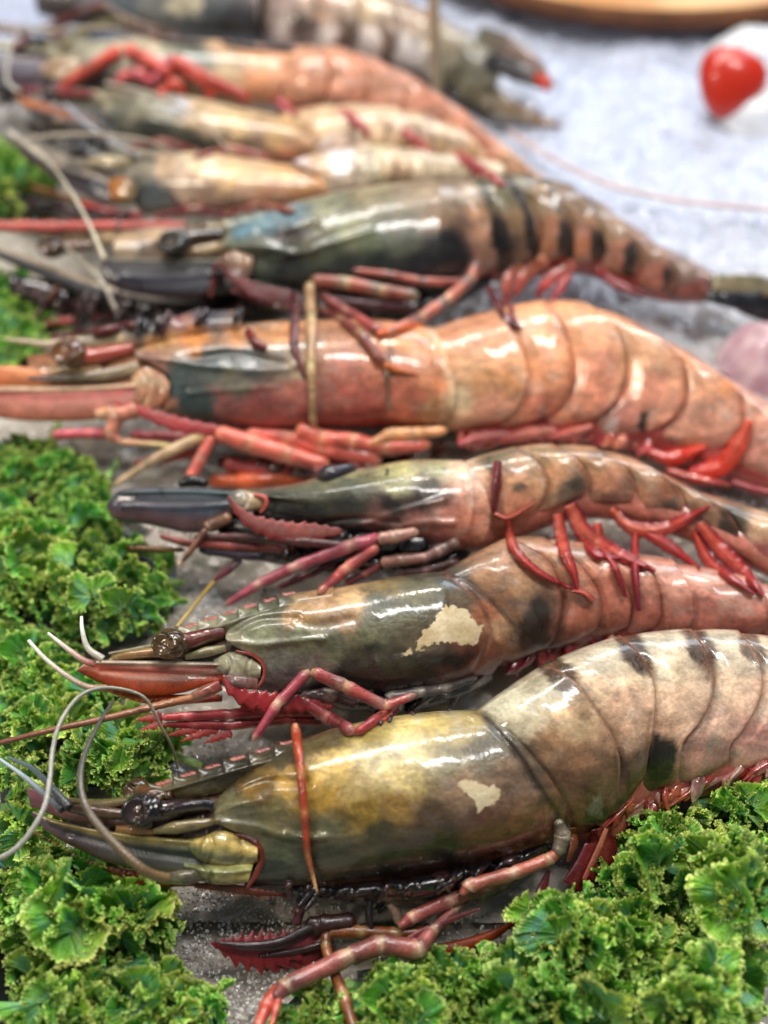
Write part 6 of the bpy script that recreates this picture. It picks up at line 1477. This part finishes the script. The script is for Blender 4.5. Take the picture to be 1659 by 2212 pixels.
    c = c * (1 - z0) + rim * z0
    return V.reshape(-1, 3), grid_faces(nr, na), c.reshape(-1, 3)


LOBES = []
for k in range(8):
    v, f, c = kale_lobe(300 + k, [3.4, 4.1, 2.8, 3.8, 3.0, 3.2, 4.0, 2.6][k])
    mb = MB(); mb.add(v, f, c)
    o = mb.build('leaf_lobe', M_KALE)
    LOBES.append(o.data)
    bpy.data.objects.remove(o)

REG = [  # label, outline (layout px), lobes, size range, height
    ('broad green kale leaf under the head of the big front prawn', [(0, 1890), (150, 1850), (380, 1925), (345, 1990), (330, 2060), (180, 2100), (20, 1990)], 15, (1.5, 2.4), 1.9),
    ('kale leaf in the lower left corner beside the ice patch', [(20, 2080), (180, 2060), (380, 2110), (490, 2165), (500, 2240), (40, 2260)], 15, (1.3, 2.0), 1.2),
    ('yellow green kale leaf beside the eye of the front prawn', [(0, 1640), (80, 1600), (130, 1700), (110, 1800), (150, 1860), (0, 1900)], 9, (1.3, 2.0), 2.0),
    ('kale leaf between the beaks of the two front prawns', [(130, 1560), (300, 1540), (380, 1580), (385, 1640), (300, 1700), (130, 1700)], 12, (1.2, 1.8), 1.6),
    ('kale leaf at the left edge crossed by the brown antenna', [(0, 1520), (120, 1500), (200, 1520), (140, 1600), (0, 1620)], 9, (1.3, 2.0), 2.0),
    ('kale leaf under the orange beak of the second prawn', [(0, 1350), (120, 1380), (180, 1450), (330, 1510), (200, 1520), (0, 1500)], 11, (1.3, 2.0), 1.7),
    ('densely curled kale leaf left of the bare patch of ice', [(80, 1180), (240, 1150), (380, 1200), (385, 1300), (330, 1370), (200, 1400), (60, 1330)], 18, (1.1, 1.7), 2.1),
    ('flat edged kale leaf at the left margin below the long curled one', [(0, 1060), (90, 1090), (110, 1180), (70, 1330), (0, 1370)], 10, (1.6, 2.4), 2.3),
    ('kale leaf in front of the dark blue head plate', [(100, 1000), (230, 1045), (250, 1130), (330, 1150), (230, 1170), (100, 1120)], 12, (1.1, 1.7), 1.8),
    ('kale leaf beneath the pink beak of the orange prawn', [(0, 945), (110, 960), (190, 990), (210, 1040), (90, 1060), (0, 1050)], 11, (1.2, 1.8), 1.6),
    ('small blurred kale sprig at the left edge beside the pale prawns', [(-40, 290), (40, 310), (120, 385), (135, 470), (-40, 475)], 11, (1.6, 2.2), 1.4),
    ('kale scrap at the left edge behind the pink beak', [(-40, 580), (40, 590), (90, 640), (120, 700), (80, 790), (-40, 800)], 10, (1.3, 2.0), 1.2),
    ('kale leaf rising highest against the belly of the front prawn', [(1300, 1900), (1350, 1810), (1400, 1752), (1490, 1750), (1510, 1860), (1400, 1950), (1290, 1960)], 14, (1.3, 2.1), 2.2),
    ('yellow green kale leaf in the far right corner under the swimming legs', [(1500, 1710), (1700, 1660), (1700, 1780), (1560, 1790)], 9, (1.2, 1.8), 1.5),
    ('kale leaf at the right margin with blue green blades', [(1500, 1800), (1700, 1790), (1700, 2000), (1520, 2020), (1470, 1900)], 16, (1.4, 2.2), 2.5),
    ('wide leaf of kale beside the dark red swimming leg', [(1150, 1980), (1220, 1935), (1330, 1950), (1420, 1960), (1440, 2080), (1280, 2120), (1160, 2060)], 15, (1.4, 2.2), 2.1),
    ('kale leaf in the lower right corner', [(1420, 2040), (1640, 2020), (1640, 2120), (1600, 2260), (1400, 2250)], 13, (1.4, 2.2), 2.0),
    ('smooth pale green kale leaf at the middle of the lower edge', [(1050, 2060), (1200, 2090), (1400, 2120), (1400, 2260), (1040, 2260)], 14, (1.6, 2.5), 1.7),
    ('kale leaf below the pink legs of the front prawn', [(770, 2095), (880, 2085), (1080, 2060), (1070, 2260), (790, 2270)], 17, (1.2, 1.9), 1.1),
    ('small kale leaf under the pink claw', [(600, 2190), (660, 2130), (710, 2120), (730, 2190), (760, 2270), (570, 2280)], 8, (1.0, 1.5), 0.5)]
rs = np.random.RandomState(77)
for label, poly, n, (s0, s1), hmax in REG:
    p = np.array(poly, float)
    cen = p.mean(0)
    base = P(cen[0], cen[1], 0.0)
    root = empty('kale_leaf', base)
    tag(root, label, 'kale leaf', 'kale leaves around the prawns')
    lo, hi = p.min(0), p.max(0)
    pts = []
    n = int(n * 3.0)
    while len(pts) < n:          # dart throwing for an even scatter, kept off the leaf's own edge
        best = None
        for _ in range(24):
            q = rs.uniform(lo, hi)
            dd0 = float(sdf(q[:1], q[1:], poly)[0])
            if dd0 < 14: continue
            dd = min([np.hypot(*(q - w)) for w, _ in pts] + [1e9])
            if best is None or dd > best[0]: best = (dd, q, dd0)
        if best: pts.append((best[1], best[2]))
    for q, dedge in pts:
        inn = min(1, dedge / 70.0)
        h = 0.25 + hmax * (0.15 + 0.85 * inn) * rs.uniform(0.35, 1.0)
        w = P(q[0], q[1], h)
        o = bpy.data.objects.new('leaf_lobe', LOBES[rs.randint(len(LOBES))])
        COL.objects.link(o); o.parent = root
        o.location = Vector((w - base) * S)
        sz = (s0 + (s1 - s0) * rs.uniform()) * (0.38 + 0.17 * inn)
        o.scale = (sz, sz, sz)
        out = w - P(cen[0], cen[1], h)
        az = rs.uniform(-math.pi, math.pi) if np.hypot(out[0], out[1]) < 0.6 else math.atan2(out[1], out[0]) - math.pi / 2 + rs.normal() * 1.0
        if rs.rand() < 0.80:     # standing on its root, rim up
            M = Matrix.Rotation(rs.uniform(-1.5, 1.5), 3, 'Z') @ Matrix.Rotation(rs.uniform(0.75, 1.75), 3, 'X') @ Matrix.Rotation(rs.normal() * 0.5, 3, 'Z')
            sz *= 0.9; o.scale = (sz, sz, sz)
        else:
            M = Matrix.Rotation(rs.normal() * 0.35 + 0.45, 3, 'X') @ Matrix.Rotation(rs.normal() * 0.45, 3, 'Y') @ Matrix.Rotation(az, 3, 'Z')
        o.rotation_euler = M.to_euler()
    # the leaf's pale stalk
    st = MB()
    a0 = P(cen[0], cen[1], 0.3) - [0, 0, 0]
    ang = rs.uniform(0, 6.28)
    C_ = np.array([a0 + np.array([math.cos(ang), math.sin(ang), 0]) * t * 2.2 + [0, 0, 0.25 * math.sin(t * 3)] for t in np.linspace(-0.6, 1, 14)])
    tube(st, C_, np.linspace(0.22, 0.1, 14), lin((150, 178, 104)), 10)
    # blade under the lobes, coloured dark for the shade in their gaps
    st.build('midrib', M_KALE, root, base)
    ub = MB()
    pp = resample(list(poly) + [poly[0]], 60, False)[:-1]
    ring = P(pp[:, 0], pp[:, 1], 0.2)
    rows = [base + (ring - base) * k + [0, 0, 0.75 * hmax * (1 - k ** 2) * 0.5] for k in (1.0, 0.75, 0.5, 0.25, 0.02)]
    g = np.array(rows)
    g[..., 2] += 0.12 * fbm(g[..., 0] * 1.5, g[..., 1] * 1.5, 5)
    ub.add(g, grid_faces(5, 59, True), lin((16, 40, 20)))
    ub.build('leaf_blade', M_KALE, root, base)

# ------------------------------------------------------------------ background things
def simple_mat(name, col, rough=0.4, coat=0.3, scale=60, var=0.25, col2=None, sss=0):
    m, nt, N, L, b = new_mat(name)
    tc = N.new('ShaderNodeTexCoord')
    n = N.new('ShaderNodeTexNoise'); n.inputs['Scale'].default_value = scale; n.inputs['Detail'].default_value = 5; L.new(tc.outputs['Object'], n.inputs['Vector'])
    r = N.new('ShaderNodeValToRGB')
    a = lin(col); c = lin(col2) if col2 is not None else a * (1 - var)
    r.color_ramp.elements[0].position = 0.35; r.color_ramp.elements[1].position = 0.65
    r.color_ramp.elements[0].color = (*c, 1); r.color_ramp.elements[1].color = (*a, 1)
    L.new(n.outputs['Fac'], r.inputs[0]); L.new(r.outputs[0], b.inputs['Base Color'])
    b.inputs['Roughness'].default_value = rough; b.inputs['Coat Weight'].default_value = coat
    b.inputs['Subsurface Weight'].default_value = sss; b.inputs['Subsurface Scale'].default_value = 0.004
    return m


def disc(name, c, R_, h, mat, col=(1, 1, 1), lip=0.3, seg=96, label=None, cat=None, kind=None):
    prof = [(0.001, 0), (R_ - lip, 0), (R_, lip), (R_, h - lip), (R_ - lip, h), (0.001, h)]
    a = np.linspace(0, 2 * math.pi, seg, endpoint=False)
    g = np.array([[(r * math.cos(t), r * math.sin(t), z) for t in a] for r, z in prof]) + c
    mb = MB(); mb.add(g, grid_faces(len(prof), seg, True), np.array(col, float))
    o = mb.build(name, mat, None, c)
    if label: tag(o, label, cat)
    return o


# wooden serving board standing on the ice, its rounded edge in the top right corner
wood = simple_mat('board_wood', (224, 176, 112), 0.45, 0.2, 18, 0.35, (196, 134, 70))
bark = simple_mat('board_bark', (120, 74, 44), 0.8, 0.0, 60, 0.4)
q = P(1430, 66, 0.8)
bc = q + np.array([0.6, 9.7, 0.0])
br = empty('serving_board', bc * [1, 1, 0]); tag(br, 'round tan wooden serving board with a dark edge at the top right', 'serving board')
a = np.linspace(0, 2 * math.pi, 120, endpoint=False)
def ring(r, z): return np.stack([r * 1.25 * np.cos(a), r * np.sin(a), np.full_like(a, z)], -1)
mb = MB(); mb.add(np.array([ring(0.01, 0.0), ring(9.6, 0.0), ring(9.95, 0.25), ring(10.0, 0.6), ring(9.9, 0.95), ring(9.7, 1.0)]) + bc, grid_faces(6, 120, True), np.ones(3)); mb.build('bark_edge', bark, br, bc * [1, 1, 0])
mb = MB(); mb.add(np.array([ring(9.72, 1.003), ring(9.5, 1.08), ring(0.01, 1.1)]) + bc, grid_faces(3, 120, True), np.ones(3)); mb.build('board_top', wood, br, bc * [1, 1, 0])

# halved tomato lying against a white mound of ice
tm = simple_mat('tomato_skin', (206, 46, 24), 0.3, 0.5, 30, 0.15, sss=0.1)
tb = P(1572, 208, 0.9)
root = empty('tomato_wedge', tb * [1, 1, 0]); tag(root, 'bright red tomato wedge on the pale ice at the right', 'tomato')
u = np.linspace(0, math.pi, 40); v = np.linspace(0, 2 * math.pi, 48, endpoint=False)
g = np.zeros((40, 48, 3))
for i, uu in enumerate(u):
    z = math.cos(uu); r = math.sin(uu)
    w = r * (1.0 + 0.30 * z)
    g[i, :, 0] = w * np.cos(v) * 1.05; g[i, :, 1] = w * np.sin(v) * 0.62; g[i, :, 2] = z * 1.12
rotm = np.array([[math.cos(0.35), 0, math.sin(0.35)], [0, 1, 0], [-math.sin(0.35), 0, math.cos(0.35)]])
rm2 = np.array([[1, 0, 0], [0, math.cos(-0.75), -math.sin(-0.75)], [0, math.sin(-0.75), math.cos(-0.75)]])
G3 = (g * 1.35) @ rotm.T @ rm2.T + tb + [0, 0, 0.6]
mb = MB(); mb.add(G3, grid_faces(40, 48, True), np.ones(3)); mb.build('skin', tm, root, tb * [1, 1, 0])
# white ice mound holding it
def mound(name, label, cat, c, rx, ry, h, mat, seed, kind=None):
    th = np.linspace(0, 2 * math.pi, 80, endpoint=False); rr = np.linspace(0, 1, 24)[::-1]
    g = np.array([[(rx * r * math.cos(t), ry * r * math.sin(t), h * (1 - r ** 2.4)) for t in th] for r in rr])
    n = fbm(g[..., 0] * 0.9 + 50, g[..., 1] * 0.9, seed)
    g[..., 2] += 0.3 * h * n; g[..., 2] -= 0.15
    mb = MB(); mb.add(g + c, grid_faces(24, 80, True), lin((228, 232, 240)))
    o = mb.build(name, mat, None, c * [1, 1, 0]); tag(o, label, cat, kind=kind); return o
mound('ice_lump', 'rounded white lump of packed ice beside the tomato wedge', 'ice lump', P(1650, 250, 0.0), 2.4, 2.0, 1.7, M_ICE, 401)
mound('ice_lump', 'grey white lump of packed ice behind the tomato wedge', 'ice lump', P(1640, 120, 0.0), 2.6, 1.6, 1.4, M_ICE, 402)
pk = simple_mat('pink_flesh', (226, 200, 204), 0.3, 0.6, 110, 0.2, (190, 146, 160), sss=0.2)
o = mound('squid_piece', 'glistening pale pink piece of seafood at the right edge beside the orange tail', 'seafood', P(1655, 780, 0.0), 1.7, 2.0, 1.7, pk, 403)

# pale skewer stick standing in front of the farthest prawn
sm = simple_mat('pale_stick', (214, 200, 168), 0.5, 0.1, 40, 0.15)
mb = MB()
C_ = np.array([P(945, 196, 0.3) + (P(934, -60, 7.0) - P(945, 196, 0.3)) * t for t in np.linspace(0, 1, 20)])
tube(mb, C_, 0.24, np.ones(3), 16)
b0 = C_[0] * [1, 1, 0]
o = mb.build('skewer_stick', sm, None, b0); tag(o, 'pale wooden stick standing upright before the striped rear prawn', 'stick')
# long faint antenna on the ice
mb = MB()
q = resample([(1100, 285, 0.5), (1200, 345, 0.6), (1320, 400, 0.7), (1480, 435, 0.7), (1700, 455, 0.6)], 80)
tube(mb, P(q[:, 0], q[:, 1], q[:, 2]), 0.10, lin((206, 176, 168)), 8)
b0 = P(1300, 390, 0)
o = mb.build('loose_antenna', M_HAIR, None, b0); tag(o, 'long thin pinkish antenna lying loose across the white ice', 'antenna')

# black tray edge in the lower left corner
tmz = simple_mat('black_tray', (22, 24, 28), 0.35, 0.4, 40, 0.2)
mb = MB()
e = [P(-160, 1900, 0.4), P(-60, 2060, 0.4), P(0, 2240, 0.4), P(20, 2420, 0.4)]
e = resample(np.array(e), 24)
e = np.c_[e]
def off_line(l, d): 
    t = np.gradient(l[:, :2], axis=0); t /= np.linalg.norm(t, axis=1)[:, None]; n = np.stack([t[:, 1], -t[:, 0]], 1)
    o = l.copy(); o[:, :2] += n * d; return o
rows = []
for d, z in ((-1.6, -0.3), (-1.2, 0.2), (-0.25, 0.55), (-0.15, 0.75), (0.15, 0.75), (0.25, 0.55), (0.3, -1.5), (-1.6, -1.5)):
    l = off_line(e, d); l[:, 2] = z; rows.append(l)
g = np.array(rows).transpose(1, 0, 2)
mb.add(g, grid_faces(24, 8, True), np.ones(3))
b0 = P(0, 2100, 0)
o = mb.build('display_tray', tmz, None, b0); tag(o, 'black edge of the display tray in the lower left corner', 'tray')
